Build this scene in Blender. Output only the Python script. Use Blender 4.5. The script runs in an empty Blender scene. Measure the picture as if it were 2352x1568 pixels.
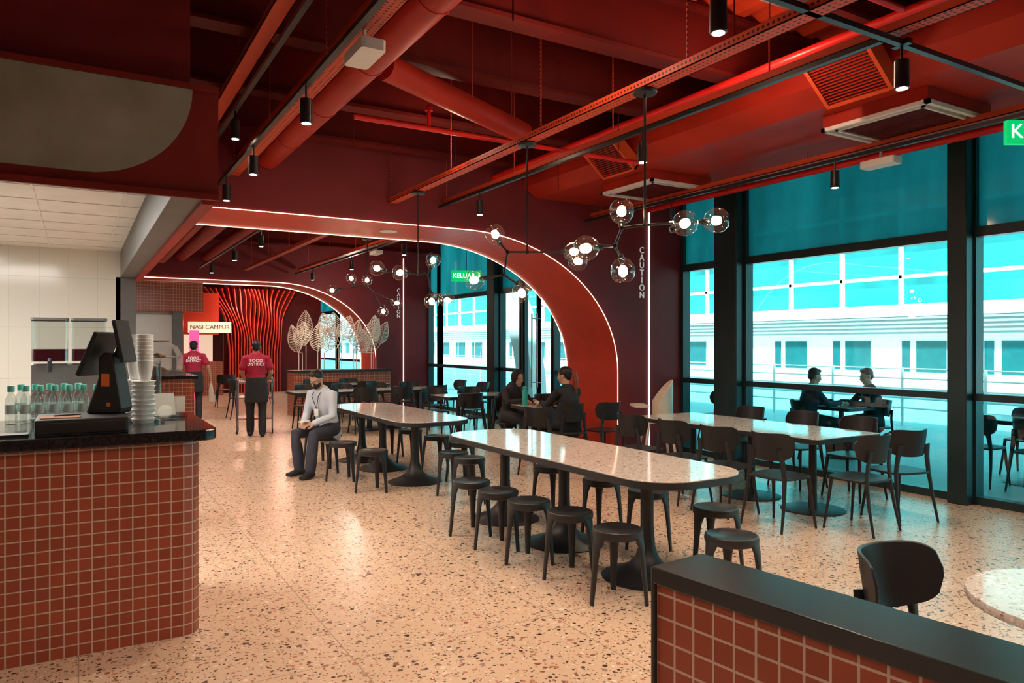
import bpy, bmesh, math, random
from mathutils import Vector, Matrix
random.seed(7)
sc=bpy.context.scene
COL=sc.collection
R=math.radians
def V(*a): return Vector(a)
# ---------------------------------------------------------------- materials
def nt(name):
    m=bpy.data.materials.new(name); m.use_nodes=True
    n=m.node_tree.nodes; l=m.node_tree.links
    return m,n,l,n['Principled BSDF']
def M(name,rgb,rough=.5,metal=0,es=0,noise=.12,ns=4,trans=0,bump=0,coat=0,spec=.5):
    m,n,l,p=nt(name)
    c=tuple(rgb)+(1,)
    p.inputs['Base Color'].default_value=c
    p.inputs['Roughness'].default_value=rough
    p.inputs['Metallic'].default_value=metal
    p.inputs['Coat Weight'].default_value=coat
    p.inputs['Specular IOR Level'].default_value=spec
    if trans: p.inputs['Transmission Weight'].default_value=trans
    if es:
        p.inputs['Emission Color'].default_value=c; p.inputs['Emission Strength'].default_value=es
    elif noise:
        tc=n.new('ShaderNodeTexCoord'); t=n.new('ShaderNodeTexNoise'); t.inputs['Scale'].default_value=ns
        t.inputs['Detail'].default_value=5
        r=n.new('ShaderNodeValToRGB')
        r.color_ramp.elements[0].position=.3; r.color_ramp.elements[1].position=.7
        r.color_ramp.elements[0].color=tuple(v*(1-noise) for v in rgb)+(1,)
        r.color_ramp.elements[1].color=tuple(min(1,v*(1+noise)) for v in rgb)+(1,)
        l.new(tc.outputs['Object'],t.inputs['Vector']); l.new(t.outputs['Fac'],r.inputs[0]); l.new(r.outputs[0],p.inputs['Base Color'])
        if bump:
            b=n.new('ShaderNodeBump'); b.inputs['Strength'].default_value=bump; b.inputs['Distance'].default_value=.01
            l.new(t.outputs['Fac'],b.inputs['Height']); l.new(b.outputs[0],p.inputs['Normal'])
    return m
def glassM(name,tint,gr=.02,diff=None,dfac=.3,base=.04,edge=.9):
    """thin sheet glass: transparent + mirror mixed by a symmetric Schlick term"""
    m=bpy.data.materials.new(name); m.use_nodes=True; n=m.node_tree.nodes; l=m.node_tree.links
    n.clear(); o=n.new('ShaderNodeOutputMaterial')
    t=n.new('ShaderNodeBsdfTransparent'); t.inputs[0].default_value=tuple(tint)+(1,)
    g=n.new('ShaderNodeBsdfGlossy'); g.inputs['Roughness'].default_value=gr; g.inputs[0].default_value=(1,1,1,1)
    lw=n.new('ShaderNodeLayerWeight'); lw.inputs[0].default_value=.5
    pw=n.new('ShaderNodeMath'); pw.operation='POWER'; pw.inputs[1].default_value=5; l.new(lw.outputs['Facing'],pw.inputs[0])
    ma=n.new('ShaderNodeMath'); ma.operation='MULTIPLY_ADD'; ma.inputs[1].default_value=edge; ma.inputs[2].default_value=base; l.new(pw.outputs[0],ma.inputs[0])
    mx=n.new('ShaderNodeMixShader'); l.new(ma.outputs[0],mx.inputs[0])
    src=t.outputs[0]
    if diff:
        d=n.new('ShaderNodeBsdfTranslucent')
        nz=n.new('ShaderNodeTexNoise'); nz.inputs['Scale'].default_value=1.3; nz.inputs['Detail'].default_value=4
        tc=n.new('ShaderNodeTexCoord'); mp=n.new('ShaderNodeMapping'); mp.inputs['Scale'].default_value=(1,1.6,.35)
        l.new(tc.outputs['Object'],mp.inputs[0]); l.new(mp.outputs[0],nz.inputs['Vector'])
        rr=n.new('ShaderNodeValToRGB'); rr.color_ramp.elements[0].color=tuple(v*.55 for v in diff)+(1,); rr.color_ramp.elements[1].color=tuple(v*1.2 for v in diff)+(1,)
        rr.color_ramp.elements[0].position=.3; rr.color_ramp.elements[1].position=.75
        l.new(nz.outputs['Fac'],rr.inputs[0]); l.new(rr.outputs[0],d.inputs[0])
        m2=n.new('ShaderNodeMixShader'); m2.inputs[0].default_value=dfac; l.new(t.outputs[0],m2.inputs[1]); l.new(d.outputs[0],m2.inputs[2]); src=m2.outputs[0]
    l.new(src,mx.inputs[1]); l.new(g.outputs[0],mx.inputs[2]); l.new(mx.outputs[0],o.inputs[0])
    return m
def terrazzo(name,base,chips,scale,rough,seam=0,chipamt=.25):
    m,n,l,p=nt(name); p.inputs['Roughness'].default_value=rough
    tc=n.new('ShaderNodeTexCoord'); cur=None
    nz=n.new('ShaderNodeTexNoise'); nz.inputs['Scale'].default_value=1.2; nz.inputs['Detail'].default_value=3
    l.new(tc.outputs['Object'],nz.inputs['Vector'])
    r=n.new('ShaderNodeValToRGB'); r.color_ramp.elements[0].color=tuple(v*.88 for v in base)+(1,); r.color_ramp.elements[1].color=tuple(min(1,v*1.08) for v in base)+(1,)
    l.new(nz.outputs['Fac'],r.inputs[0]); cur=r.outputs[0]
    for i,(sm,th) in enumerate(((1,.34),(2.0,.36),(.55,.24))):
        v=n.new('ShaderNodeTexVoronoi'); v.inputs['Scale'].default_value=scale*sm
        dn=n.new('ShaderNodeTexNoise'); dn.inputs['Scale'].default_value=scale*sm*2.1
        ad=n.new('ShaderNodeVectorMath'); ad.operation='MULTIPLY_ADD'; ad.inputs[1].default_value=(.6/(scale*sm),)*3
        l.new(tc.outputs['Object'],dn.inputs['Vector']); l.new(dn.outputs['Color'],ad.inputs[0]); l.new(tc.outputs['Object'],ad.inputs[2])
        l.new(ad.outputs[0],v.inputs['Vector'])
        sepc=n.new('ShaderNodeSeparateColor'); l.new(v.outputs['Color'],sepc.inputs[0])
        mu=n.new('ShaderNodeMath'); mu.operation='MULTIPLY'; mu.inputs[1].default_value=th*chipamt*4; l.new(sepc.outputs[0],mu.inputs[0])
        lt=n.new('ShaderNodeMath'); lt.operation='LESS_THAN'; l.new(v.outputs['Distance'],lt.inputs[0]); l.new(mu.outputs[0],lt.inputs[1])
        cr=n.new('ShaderNodeValToRGB'); cr.color_ramp.interpolation='CONSTANT'
        e=cr.color_ramp.elements
        while len(e)<len(chips): e.new(.5)
        for k,c in enumerate(chips):
            e[k].position=k/len(chips); e[k].color=tuple(c)+(1,)
        l.new(sepc.outputs[1],cr.inputs[0])
        mx=n.new('ShaderNodeMix'); mx.data_type='RGBA'
        l.new(lt.outputs[0],mx.inputs[0]); l.new(cur,mx.inputs[6]); l.new(cr.outputs[0],mx.inputs[7]); cur=mx.outputs[2]
    if seam:
        bk=n.new('ShaderNodeTexBrick'); bk.offset=0; bk.inputs['Scale'].default_value=1; bk.inputs['Brick Width'].default_value=seam; bk.inputs['Row Height'].default_value=seam
        bk.inputs['Mortar Size'].default_value=.003; bk.inputs['Mortar Smooth'].default_value=0
        l.new(tc.outputs['Object'],bk.inputs['Vector'])
        mx=n.new('ShaderNodeMix'); mx.data_type='RGBA'; mx.inputs[7].default_value=tuple(v*.5 for v in base)+(1,)
        l.new(bk.outputs['Fac'],mx.inputs[0]); l.new(cur,mx.inputs[6]); cur=mx.outputs[2]
    l.new(cur,p.inputs['Base Color'])
    return m
def tileM(name,c1,c2,mortar,w=.062,h=.062,ms=.0035,rough=.35):
    m,n,l,p=nt(name); p.inputs['Roughness'].default_value=rough
    tc=n.new('ShaderNodeTexCoord'); s=n.new('ShaderNodeSeparateXYZ'); l.new(tc.outputs['Object'],s.inputs[0])
    ad=n.new('ShaderNodeMath'); l.new(s.outputs[0],ad.inputs[0]); l.new(s.outputs[1],ad.inputs[1])
    cb=n.new('ShaderNodeCombineXYZ'); l.new(ad.outputs[0],cb.inputs[0]); l.new(s.outputs[2],cb.inputs[1])
    bk=n.new('ShaderNodeTexBrick'); bk.offset=0; bk.inputs['Scale'].default_value=1
    bk.inputs['Brick Width'].default_value=w; bk.inputs['Row Height'].default_value=h; bk.inputs['Mortar Size'].default_value=ms
    bk.inputs['Mortar Smooth'].default_value=.1; bk.inputs['Bias'].default_value=0
    bk.inputs['Color1'].default_value=tuple(c1)+(1,); bk.inputs['Color2'].default_value=tuple(c2)+(1,); bk.inputs['Mortar'].default_value=tuple(mortar)+(1,)
    l.new(cb.outputs[0],bk.inputs['Vector']); l.new(bk.outputs['Color'],p.inputs['Base Color'])
    b=n.new('ShaderNodeBump'); b.inputs['Strength'].default_value=.4; b.inputs['Distance'].default_value=.002; b.invert=True
    l.new(bk.outputs['Fac'],b.inputs['Height']); l.new(b.outputs[0],p.inputs['Normal'])
    return m
FLOOR=terrazzo('floor_terrazzo',(.62,.45,.325),[(.05,.03,.025),(.22,.09,.05),(.32,.2,.14),(.74,.62,.52),(.10,.07,.06),(.42,.18,.11)],30,.26,seam=1.2,chipamt=.30)
TTOP=terrazzo('table_terrazzo',(.60,.545,.49),[(.85,.8,.75),(.30,.18,.12),(.45,.37,.31),(.8,.75,.7),(.50,.32,.22)],40,.08,chipamt=.32)
TILE=tileM('terracotta_mosaic',(.32,.060,.024),(.26,.046,.019),(.50,.36,.28))
WTILE=tileM('white_wall_tile',(.75,.74,.68),(.73,.72,.66),(.58,.56,.51),.30,.60,.003,.12)
BLACK=M('black_plastic',(.018,.018,.020),.42,noise=.2,spec=.4)
BLACKM=M('black_metal',(.02,.02,.022),.35,metal=.3)
GRANITE=M('black_granite',(.015,.015,.016),.07,noise=.6,ns=60)
DRED=M('dark_red_paint',(.10,.006,.005),.6,noise=.25,ns=2,spec=.2)
RED=M('red_paint',(.34,.020,.009),.5,noise=.15,ns=2,spec=.25)
BRED=M('bright_red_pipe_paint',(.60,.012,.010),.35,spec=.3)
ORED=M('orange_red_paint',(.55,.070,.020),.45,noise=.15,spec=.25)
DECK=M('deck_red',(.50,.045,.014),.5,noise=.3,ns=1.5,spec=.2)
MAROON=M('maroon_wall_paint',(.19,.022,.026),.55,noise=.10,ns=2,spec=.25)
SOFFIT=M('arch_red_paint',(.58,.050,.022),.45,noise=.1,ns=2,spec=.3)
OLIVE=M('olive_plaster',(.29,.29,.22),.6,noise=.22,ns=3,bump=.1)
FASC=M('fascia_dark_red',(.20,.020,.014),.5,noise=.12,spec=.25)
GREYP=M('grey_paint',(.13,.13,.13),.5)
DARKF=M('dark_frame_metal',(.015,.035,.04),.35,metal=.2)
WHITE=M('white_paint',(.78,.78,.75),.5,noise=.04)
CEILT=M('kitchen_ceiling_tile',(.72,.72,.68),.7,noise=.05)
EXTW=M('exterior_white',(.88,.90,.90),.6,noise=.05)
EXTT=M('exterior_teal_glass',(.02,.34,.34),.15,noise=.4,ns=.4)
EXTD=M('exterior_dark_window',(.01,.12,.13),.2)
LEDW=M('led_warm',(1,.62,.42),es=5); LEDC=M('led_white',(1,.93,.88),es=1.2)
BULB=M('bulb_glow',(1,.74,.48),es=60); LAMPG=M('lamp_glow',(1,.85,.65),es=25)
PANEL=M('light_panel_glow',(1,.98,.92),es=6)
GLASS=glassM('teal_window_glass',(.50,.94,.96),.01,base=.05)
GLASSL=glassM('teal_lower_window_glass',(.18,.74,.79),.01,base=.07)
FROST=glassM('teal_film_glass',(.0,.05,.06),.08,diff=(.008,.17,.19),dfac=.85,base=.03)
CLEAR=glassM('clear_glass',(.95,.95,.94),.01,base=.05)
GLOBE=glassM('clear_globe_glass',(.97,.94,.91),.02,base=.07,edge=.9)
STEEL=M('stainless_steel',(.45,.45,.46),.25,metal=.9)
LEAF=M('champagne_leaf_metal',(.85,.70,.60),.4,metal=.1)
SKIN=M('skin',(.42,.22,.13),.5,noise=.06,ns=10); SKIN2=M('skin_fair',(.52,.3,.2),.5,noise=.06,ns=10)
HAIR=M('black_hair',(.008,.007,.007),.45,noise=.3,ns=40); HAIRR=M('auburn_hair',(.22,.04,.022),.45,noise=.4,ns=40)
SHIRTB=M('light_blue_shirt',(.55,.61,.70),.75,noise=.08,ns=8,bump=.3)
NAVY=M('navy_cloth',(.035,.04,.065),.8,noise=.2,ns=8,bump=.3)
MAG=M('magenta_shirt_cloth',(.36,.008,.045),.75,noise=.12,ns=8,bump=.3)
BLKC=M('black_cloth',(.014,.014,.017),.8,noise=.3,ns=8,bump=.3)
GREEN=M('exit_green',(.0,.45,.12),es=1.2); TXTW=M('white_lettering_glow',(.9,.9,.88),.5,noise=0,es=.25); TXTE=M('sign_lettering_glow',(1,1,1),es=2)  # white lettering gets a slight glow of its own to read brighter
SIGNW=M('sign_cream_glow',(1,.78,.56),es=.7); TXTK=M('dark_lettering',(.03,.02,.02),.5)
TEALP=M('teal_plastic',(.02,.45,.40),.35); CAPG=M('mint_bottle_cap',(.15,.65,.55),.4)
WATER=glassM('clear_bottle_plastic',(.86,.90,.89),.06,base=.10)
PAPER=M('white_paper_cup',(.8,.79,.76),.6,noise=.03); DARKL=M('dark_juice',(.05,.005,.01),.2)
ORANGE=M('orange_sticker',(.8,.18,.03),.5,noise=.05); SCREEN=M('dark_screen',(.01,.012,.02),.1)
PINKE=M('pink_menu_glow',(1,.08,.25),es=1.5); TAN=M('tan_cloth',(.45,.22,.13),.8); CREAM=M('cream_plastic',(.72,.62,.5),.4)
GREYD=M('terrace_floor_paving',(.42,.46,.46),.5,noise=.1)
FINR=M('fin_red',(.60,.045,.025),.4,noise=.1)
# ---------------------------------------------------------------- geometry helpers
def box(bm,x0,x1,y0,y1,z0,z1,mt=None,mi=0):
    c=V((x0+x1)/2,(y0+y1)/2,(z0+z1)/2)
    m=Matrix.Translation(c)@Matrix.Diagonal((abs(x1-x0),abs(y1-y0),abs(z1-z0),1))
    if mt: m=mt@m
    r=bmesh.ops.create_cube(bm,size=1,matrix=m)
    if mi:
        for f in {f for v in r['verts'] for f in v.link_faces}: f.material_index=mi
def quad(bm,pts): return bm.faces.new([bm.verts.new(V(*p)) for p in pts])
def tube(bm,pts,rads,n=12,side=None,rnd=False,mi=0):
    pts=[Vector(p) for p in pts]
    if not isinstance(rads,(list,tuple)): rads=[rads]*len(pts)
    rads=[(r,r) if not isinstance(r,(list,tuple)) else r for r in rads]
    N=len(pts); T=[]
    for i in range(N):
        t=(pts[min(i+1,N-1)]-pts[max(i-1,0)]); T.append(t.normalized() if t.length>1e-9 else V(0,0,1))
    s=Vector(side) if side is not None else (V(1,0,0) if abs(T[0].x)<.8 else V(0,1,0))
    rings=[]
    def ring(p,t,a,b):
        nonlocal s
        q=s-t*s.dot(t)
        if q.length<1e-5: q=t.orthogonal()
        q.normalize(); f=t.cross(q)
        if side is None: s=q
        return [bm.verts.new(p+q*a*math.cos(2*math.pi*k/n)+f*b*math.sin(2*math.pi*k/n)) for k in range(n)]
    if rnd:
        a,b=rads[0]; e=min(a,b)
        rings.append(ring(pts[0]-T[0]*e*.9,T[0],a*.35,b*.35)); rings.append(ring(pts[0]-T[0]*e*.55,T[0],a*.8,b*.8))
    for i in range(N): rings.append(ring(pts[i],T[i],*rads[i]))
    if rnd:
        a,b=rads[-1]; e=min(a,b)
        rings.append(ring(pts[-1]+T[-1]*e*.55,T[-1],a*.8,b*.8)); rings.append(ring(pts[-1]+T[-1]*e*.9,T[-1],a*.35,b*.35))
    fs=[]
    for A,B in zip(rings,rings[1:]):
        for k in range(n): fs.append(bm.faces.new((A[k],A[(k+1)%n],B[(k+1)%n],B[k])))
    fs.append(bm.faces.new(rings[0][::-1])); fs.append(bm.faces.new(rings[-1]))
    for f in fs: f.material_index=mi
def ball(bm,c,r,rot=None,u=16,v=12,mi=0):
    if not isinstance(r,(list,tuple)): r=(r,r,r)
    m=Matrix.Translation(Vector(c))
    if rot: m=m@rot
    m=m@Matrix.Diagonal((r[0],r[1],r[2],1))
    q=bmesh.ops.create_uvsphere(bm,u_segments=u,v_segments=v,radius=1,matrix=m)
    if mi:
        for f in {f for w in q['verts'] for f in w.link_faces}: f.material_index=mi
def lathe(bm,prof,n=24,c=(0,0,0),cap=True):
    c=Vector(c); rings=[]
    for r,z in prof: rings.append([bm.verts.new(c+V(r*math.cos(2*math.pi*k/n),r*math.sin(2*math.pi*k/n),z)) for k in range(n)])
    for A,B in zip(rings,rings[1:]):
        for k in range(n): bm.faces.new((A[k],A[(k+1)%n],B[(k+1)%n],B[k]))
    if cap: bm.faces.new(rings[0][::-1]); bm.faces.new(rings[-1])
def prism(bm,poly,a,b,axis='z'):
    def P(u,v,w): return V(u,v,w) if axis=='z' else (V(u,w,v) if axis=='y' else V(w,u,v))
    A=[bm.verts.new(P(u,v,a)) for u,v in poly]; B=[bm.verts.new(P(u,v,b)) for u,v in poly]
    n=len(poly)
    for k in range(n): bm.faces.new((A[k],A[(k+1)%n],B[(k+1)%n],B[k]))
    bm.faces.new(A[::-1]); bm.faces.new(B)
def rrect(x0,x1,y0,y1,r,n=10):
    o=[]
    for cx,cy,a0 in ((x1-r,y1-r,0),(x0+r,y1-r,90),(x0+r,y0+r,180),(x1-r,y0+r,270)):
        for k in range(n+1):
            a=R(a0+90*k/n); o.append((cx+r*math.cos(a),cy+r*math.sin(a)))
    return o
def fin(bm,name,mat,parent=None,smooth=True,loc=(0,0,0),rot=0,bevel=0,label=None,sub=0,ang=38):
    bmesh.ops.recalc_face_normals(bm,faces=bm.faces)
    me=bpy.data.meshes.new(name); bm.to_mesh(me); bm.free()
    for m in (mat if isinstance(mat,list) else [mat]): me.materials.append(m)
    if smooth:
        for p in me.polygons: p.use_smooth=True
        me.set_sharp_from_angle(angle=R(ang))
    o=bpy.data.objects.new(name,me); COL.objects.link(o)
    o.location=loc; o.rotation_euler=(0,0,rot)
    if parent: o.parent=parent
    if label: o['label']=label
    if bevel:
        b=o.modifiers.new('bevel','BEVEL'); b.width=bevel; b.segments=2; b.limit_method='ANGLE'
    return o
def root(name,loc,rot=0):
    e=bpy.data.objects.new(name,None); e.location=loc; e.rotation_euler=(0,0,rot); e.empty_display_size=.1; COL.objects.link(e); return e
def reg(o,label,cat,group=None):
    o['label']=label; o['category']=cat
    if group: o['group']=group
    return o
def st(o): o['kind']='structure'; return o
def dup(o,loc,rot=0,label=None):
    def cp(s,par):
        c=s.copy()
        COL.objects.link(c)
        if par: c.parent=par
        for ch in s.children: cp(ch,c)
        return c
    c=cp(o,None); c.location=loc; c.rotation_euler=(0,0,rot)
    if label: c['label']=label
    return c
def text(s,size,mat,name,parent,loc,rot,ext=.002,align='CENTER',spacing=1,off=.004):
    cu=bpy.data.curves.new(name,'FONT'); cu.body=s; cu.size=size; cu.extrude=ext; cu.align_x=align; cu.align_y='CENTER'; cu.space_line=spacing; cu.offset=size*off
    t=bpy.data.objects.new(name,cu); COL.objects.link(t)
    dg=bpy.context.evaluated_depsgraph_get(); me=bpy.data.meshes.new_from_object(t.evaluated_get(dg))
    bpy.data.objects.remove(t); bpy.data.curves.remove(cu)
    me.materials.clear(); me.materials.append(mat)
    o=bpy.data.objects.new(name,me); COL.objects.link(o); o.location=loc; o.rotation_euler=rot
    if parent: o.parent=parent
    return o
def nb(): return bmesh.new()
# ---------------------------------------------------------------- room shell
WX=7.75
b=nb(); box(b,-6,WX+.1,-4,30,-.1,0); st(fin(b,'floor',FLOOR,smooth=False))
b=nb(); x=-6
while x<WX+.2:
    for (u0,z0,u1,z1) in ((x,4.30,x+.10,4.30),(x+.10,4.30,x+.14,4.37),(x+.14,4.37,x+.24,4.37),(x+.24,4.37,x+.28,4.30)):
        b.faces.new([b.verts.new(V(*c)) for c in ((u0,-4,z0),(u1,-4,z1),(u1,30,z1),(u0,30,z0))])
    x+=.28
box(b,-6,WX+.2,-4,30,4.45,4.5); st(fin(b,'ceiling',DECK,smooth=False))
b=nb(); box(b,-6.2,WX+.1,-4.2,-4,0,4.5); st(fin(b,'wall_back',MAROON,smooth=False))
b=nb(); box(b,-6.2,-6,-4,30,0,4.5); st(fin(b,'wall_left',WHITE,smooth=False))
b=nb(); box(b,-6,WX+.1,30,30.2,0,4.5); st(fin(b,'wall_front',DRED,smooth=False))
def arch(y0,y1,xj,name,xr=WX,top=4.0):
    cx,cz,a,bb=xj-2.37,1.22,2.37,1.80
    curve=[(.66,cz+bb)]+[(cx+a*math.sin(t*math.pi/2/28),cz+bb*math.cos(t*math.pi/2/28)) for t in range(29)]
    b=nb()
    def q(c,mi=0): f=quad(b,c); f.material_index=mi
    for (u0,v0),(u1,v1) in zip(curve,curve[1:]):
        for y in (y0,y1): q(((u0,y,v0),(u1,y,v1),(u1,y,top),(u0,y,top)))
        q(((u0,y0,v0),(u1,y0,v1),(u1,y1,v1),(u0,y1,v0)),1)
    for y in (y0,y1):
        q(((xj,y,0),(xr,y,0),(xr,y,top),(xj,y,top)))
    q(((xj,y0,0),(xj,y1,0),(xj,y1,cz),(xj,y0,cz)),1)
    q(((.66,y0,top),(xr,y0,top),(xr,y1,top),(.66,y1,top)))
    q(((xr,y0,0),(xr,y1,0),(xr,y1,top),(xr,y0,top)))
    o=fin(b,name,[MAROON,SOFFIT],smooth=False); st(o)
    return curve+[(xj,0)]
def led(curve,y,name,r=.005,off=.007):
    b=nb(); tube(b,[V(u-(off if u>3 else 0),y,v-off) for u,v in curve],r,8)
    return st(fin(b,name,LEDW))
c1=arch(8.07,9.30,6.51,'wall_arch_near'); led(c1,8.062,'trim_1'); led(c1,9.31,'trim_2')
c2=arch(17.2,18.3,6.30,'wall_arch_far'); led(c2,17.19,'trim_3',.008); led(c2,18.31,'trim_4',.008)
for i,(X,Y) in enumerate(((7.07,8.05),(7.02,17.18))):
    b=nb(); box(b,X-.008,X+.008,Y-.01,Y+.02,0,3.75); st(fin(b,'trim_%d'%(6+i),LEDC,smooth=False))
    r_=root('wall_lettering',(X-.13,Y+.01,2.62)); reg(r_,'white vertical lettering with added glow on maroon wall','lettering')
    for k,ch in enumerate('CAUTION'): text(ch,.125,TXTW,'letter',r_,(0,0,.32-k*.107),(R(90),0,0),.004)
b=nb(); lathe(b,[(.10,0),(.11,.004),(.11,.012)],24); reg(fin(b,'soffit_downlight',WHITE,loc=(3.35,8.7,3.006)),'round pale recessed disc in arch soffit','light')
b=nb(); box(b,-6,.45,10.3,10.45,0,4.3); st(fin(b,'wall_kitchen',WTILE,smooth=False))
b=nb(); box(b,-6,.45,4.5,10.3,2.75,2.8)
for k in range(11): box(b,-6,.45,4.5+k*.6,4.515+k*.6,2.744,2.75)
for k in range(11): box(b,-5.7+k*.6,-5.685+k*.6,4.5,10.3,2.744,2.75)
st(fin(b,'ceiling_kitchen',CEILT,smooth=False))
b=nb(); box(b,.45,.61,4.5,10.3,2.43,3.03); box(b,.42,.54,4.6,10.3,3.03,4.3); 
o=fin(b,'wall_header',GREYP,smooth=False); st(o)
b=nb(); box(b,.61,.675,4.505,10.45,2.40,3.03); st(fin(b,'trim_8',RED,smooth=False))
b=nb(); box(b,.40,.62,10.3,10.6,0,2.43); st(fin(b,'wall_pillar',GREYP,smooth=False))
b=nb(); box(b,-6,.675,4.37,4.5,2.43,3.03); box(b,-6,.675,4.34,4.368,3.0,3.03); box(b,-6,.675,4.34,4.368,2.40,2.435); st(fin(b,'wall_fascia',FASC,smooth=False))
b=nb(); cr=[(-6,2.49),(-.02,2.49)]+[(.02+.52*math.sin(t*R(90)/14),2.998-.508*math.cos(t*R(90)/14)) for t in range(15)]+[(-6,2.998)]
prism(b,cr,4.352,4.369,'y'); st(fin(b,'trim_9',OLIVE,smooth=False))
b=nb(); box(b,-6,.54,4.45,4.6,3.03,4.3); st(fin(b,'wall_bulkhead',M('bulkhead_maroon',(.15,.015,.013),.6,spec=.2),smooth=False))
b=nb(); box(b,-1.45,-.85,8.4,9.0,2.735,2.745); o=fin(b,'ceiling_light_panel',PANEL,smooth=False); reg(o,'square white light panel in kitchen ceiling','light')
# windows ---------------------------------------------------------------
def window(i,y0,y1,door=False):
    b=nb(); z0,z1,z2,z3=.06,1.07,2.72,4.2; w=.04
    for y in (y0,y1): box(b,WX-.06,WX+.08,y-w,y+w,0,4.3)
    for z,h in ((.04,.04),(z2,.05),(z3,.05)): box(b,WX-.05,WX+.07,y0,y1,z-h,z+h)
    if not door: box(b,WX-.07,WX+.07,y0,y1,z1-.035,z1+.035)
    o=st(fin(b,('door_%d' if door else 'window_%d')%i,DARKF,smooth=False))
    if door:
        b=nb(); ym=(y0+y1)/2
        for a,c in ((y0+.05,ym),(ym,y1-.05)):
            for y in (a,c): box(b,WX-.03,WX+.03,y-.035,y+.035,.08,z2-.05)
            box(b,WX-.03,WX+.03,a,c,.08,.2)
        fin(b,'door_frame',DARKF,o,smooth=False)
        for s in (-1,1):
            b=nb(); tube(b,[V(WX-.1,ym+s*.09,.75),V(WX-.1,ym+s*.09,2.2)],.016,10); 
            for z in (.85,2.1): tube(b,[V(WX-.1,ym+s*.09,z),V(WX-.02,ym+s*.09,z)],.01,8)
            fin(b,'door_handle',STEEL,o)
        b=nb(); quad(b,((WX,y0,.06),(WX,y1,.06),(WX,y1,z2),(WX,y0,z2))); fin(b,'glass_pane',GLASS,o,smooth=False)
    else:
        b=nb(); quad(b,((WX,y0,z1),(WX,y1,z1),(WX,y1,z2),(WX,y0,z2))); fin(b,'glass_pane',GLASS,o,smooth=False)
        b=nb(); quad(b,((WX,y0,.06),(WX,y1,.06),(WX,y1,z1),(WX,y0,z1))); fin(b,'lower_glass_pane',GLASSL,o,smooth=False)
    b=nb(); quad(b,((WX,y0,z2),(WX,y1,z2),(WX,y1,z3),(WX,y0,z3))); fin(b,'upper_glass_pane',FROST,o,smooth=False)
n=1
for y0,y1 in ((-4,-2.1),(-2.1,.9),(.9,3.95),(4.1,6.87),(7.27,8.05),(9.32,11.45),(12.65,13.5),(13.8,16.6),(16.6,17.18),(18.3,20.6),(20.6,25),(25,30)):
    window(n,y0,y1); n+=1
window(1,11.5,12.6,True)
for k,(y0,y1) in enumerate(((6.87,7.27),(3.93,4.12),(13.5,13.8))):
    b=nb(); box(b,WX-.20,WX+.05,y0,y1,0,4.3); st(fin(b,'wall_column_%s'%'abc'[k],DARKF,smooth=False,bevel=.01))
# ---------------------------------------------------------------- exterior
b=nb(); box(b,WX+.1,60,-30,60,-.15,-.05); reg(fin(b,'terrace_paving',GREYD,smooth=False),'pale paved terrace outside the windows','floor')
r_=root('exterior_building',(22,10,0)); reg(r_,'white terminal building with teal glass curtain wall','building')
b=nb(); box(b,0,3,-35,60,-.05,2.75); box(b,-.6,3,-35,60,2.45,2.8); box(b,-.3,0,-35,60,.2,.5); fin(b,'white_facade',EXTW,r_,smooth=False)
b=nb()
y=-34
while y<60: box(b,-.03,.02,y,y+.9,.75,1.7); box(b,-.03,.02,y+1.1,y+1.35,.75,1.7); y+=2.4
fin(b,'dark_openings',EXTD,r_,smooth=False)
b=nb()
for k in range(5): box(b,-.15,-.02,-35,60,1.85+k*.13,1.91+k*.13)
fin(b,'louvre_band',EXTW,r_,smooth=False)
b=nb(); box(b,2.9,3.1,-35,60,2.75,16); fin(b,'curtain_glass',EXTT,r_,smooth=False)
b=nb()
y=-34
while y<60: box(b,2.75,2.9,y-.06,y+.06,2.75,16); y+=2.3
z=2.8
while z<16: box(b,2.75,2.92,-35,60,z-.06,z+.06); z+=1.15
fin(b,'white_mullions',EXTW,r_,smooth=False)
r_=root('terrace_railing',(14.5,0,0)); reg(r_,'white metal railing along terrace edge','railing')
b=nb()
for k in range(5): tube(b,[V(0,-20,.3+k*.2),V(0,40,.3+k*.2)],.018,6)
y=-20
while y<40: tube(b,[V(0,y,-.05),V(0,y,1.12)],.03,6); y+=1.6
fin(b,'rails',EXTW,r_)
b=nb()
prev=None
for a in range(0,181,10):
    c,s=math.cos(R(a)),math.sin(R(a)); cur=[b.verts.new(V(xx,20+rr*c,-.05+rr*s)) for xx,rr in ((9.5,5),(9.9,5),(9.9,4.3),(9.5,4.3))]
    if prev:
        for k in range(4): b.faces.new((prev[k],prev[(k+1)%4],cur[(k+1)%4],cur[k]))
    prev=cur
reg(fin(b,'terrace_arch',EXTW,smooth=False),'white curved arch frame on the terrace','arch')
b=nb(); box(b,WX+.1,12.5,-10,14.5,4.4,4.5); reg(fin(b,'shade_canopy',M('canopy_grey',(.3,.34,.35),.6),smooth=False),'unseen flat grey canopy shading the terrace edge','canopy')  # out of view, kept to shade the near paving
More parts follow.
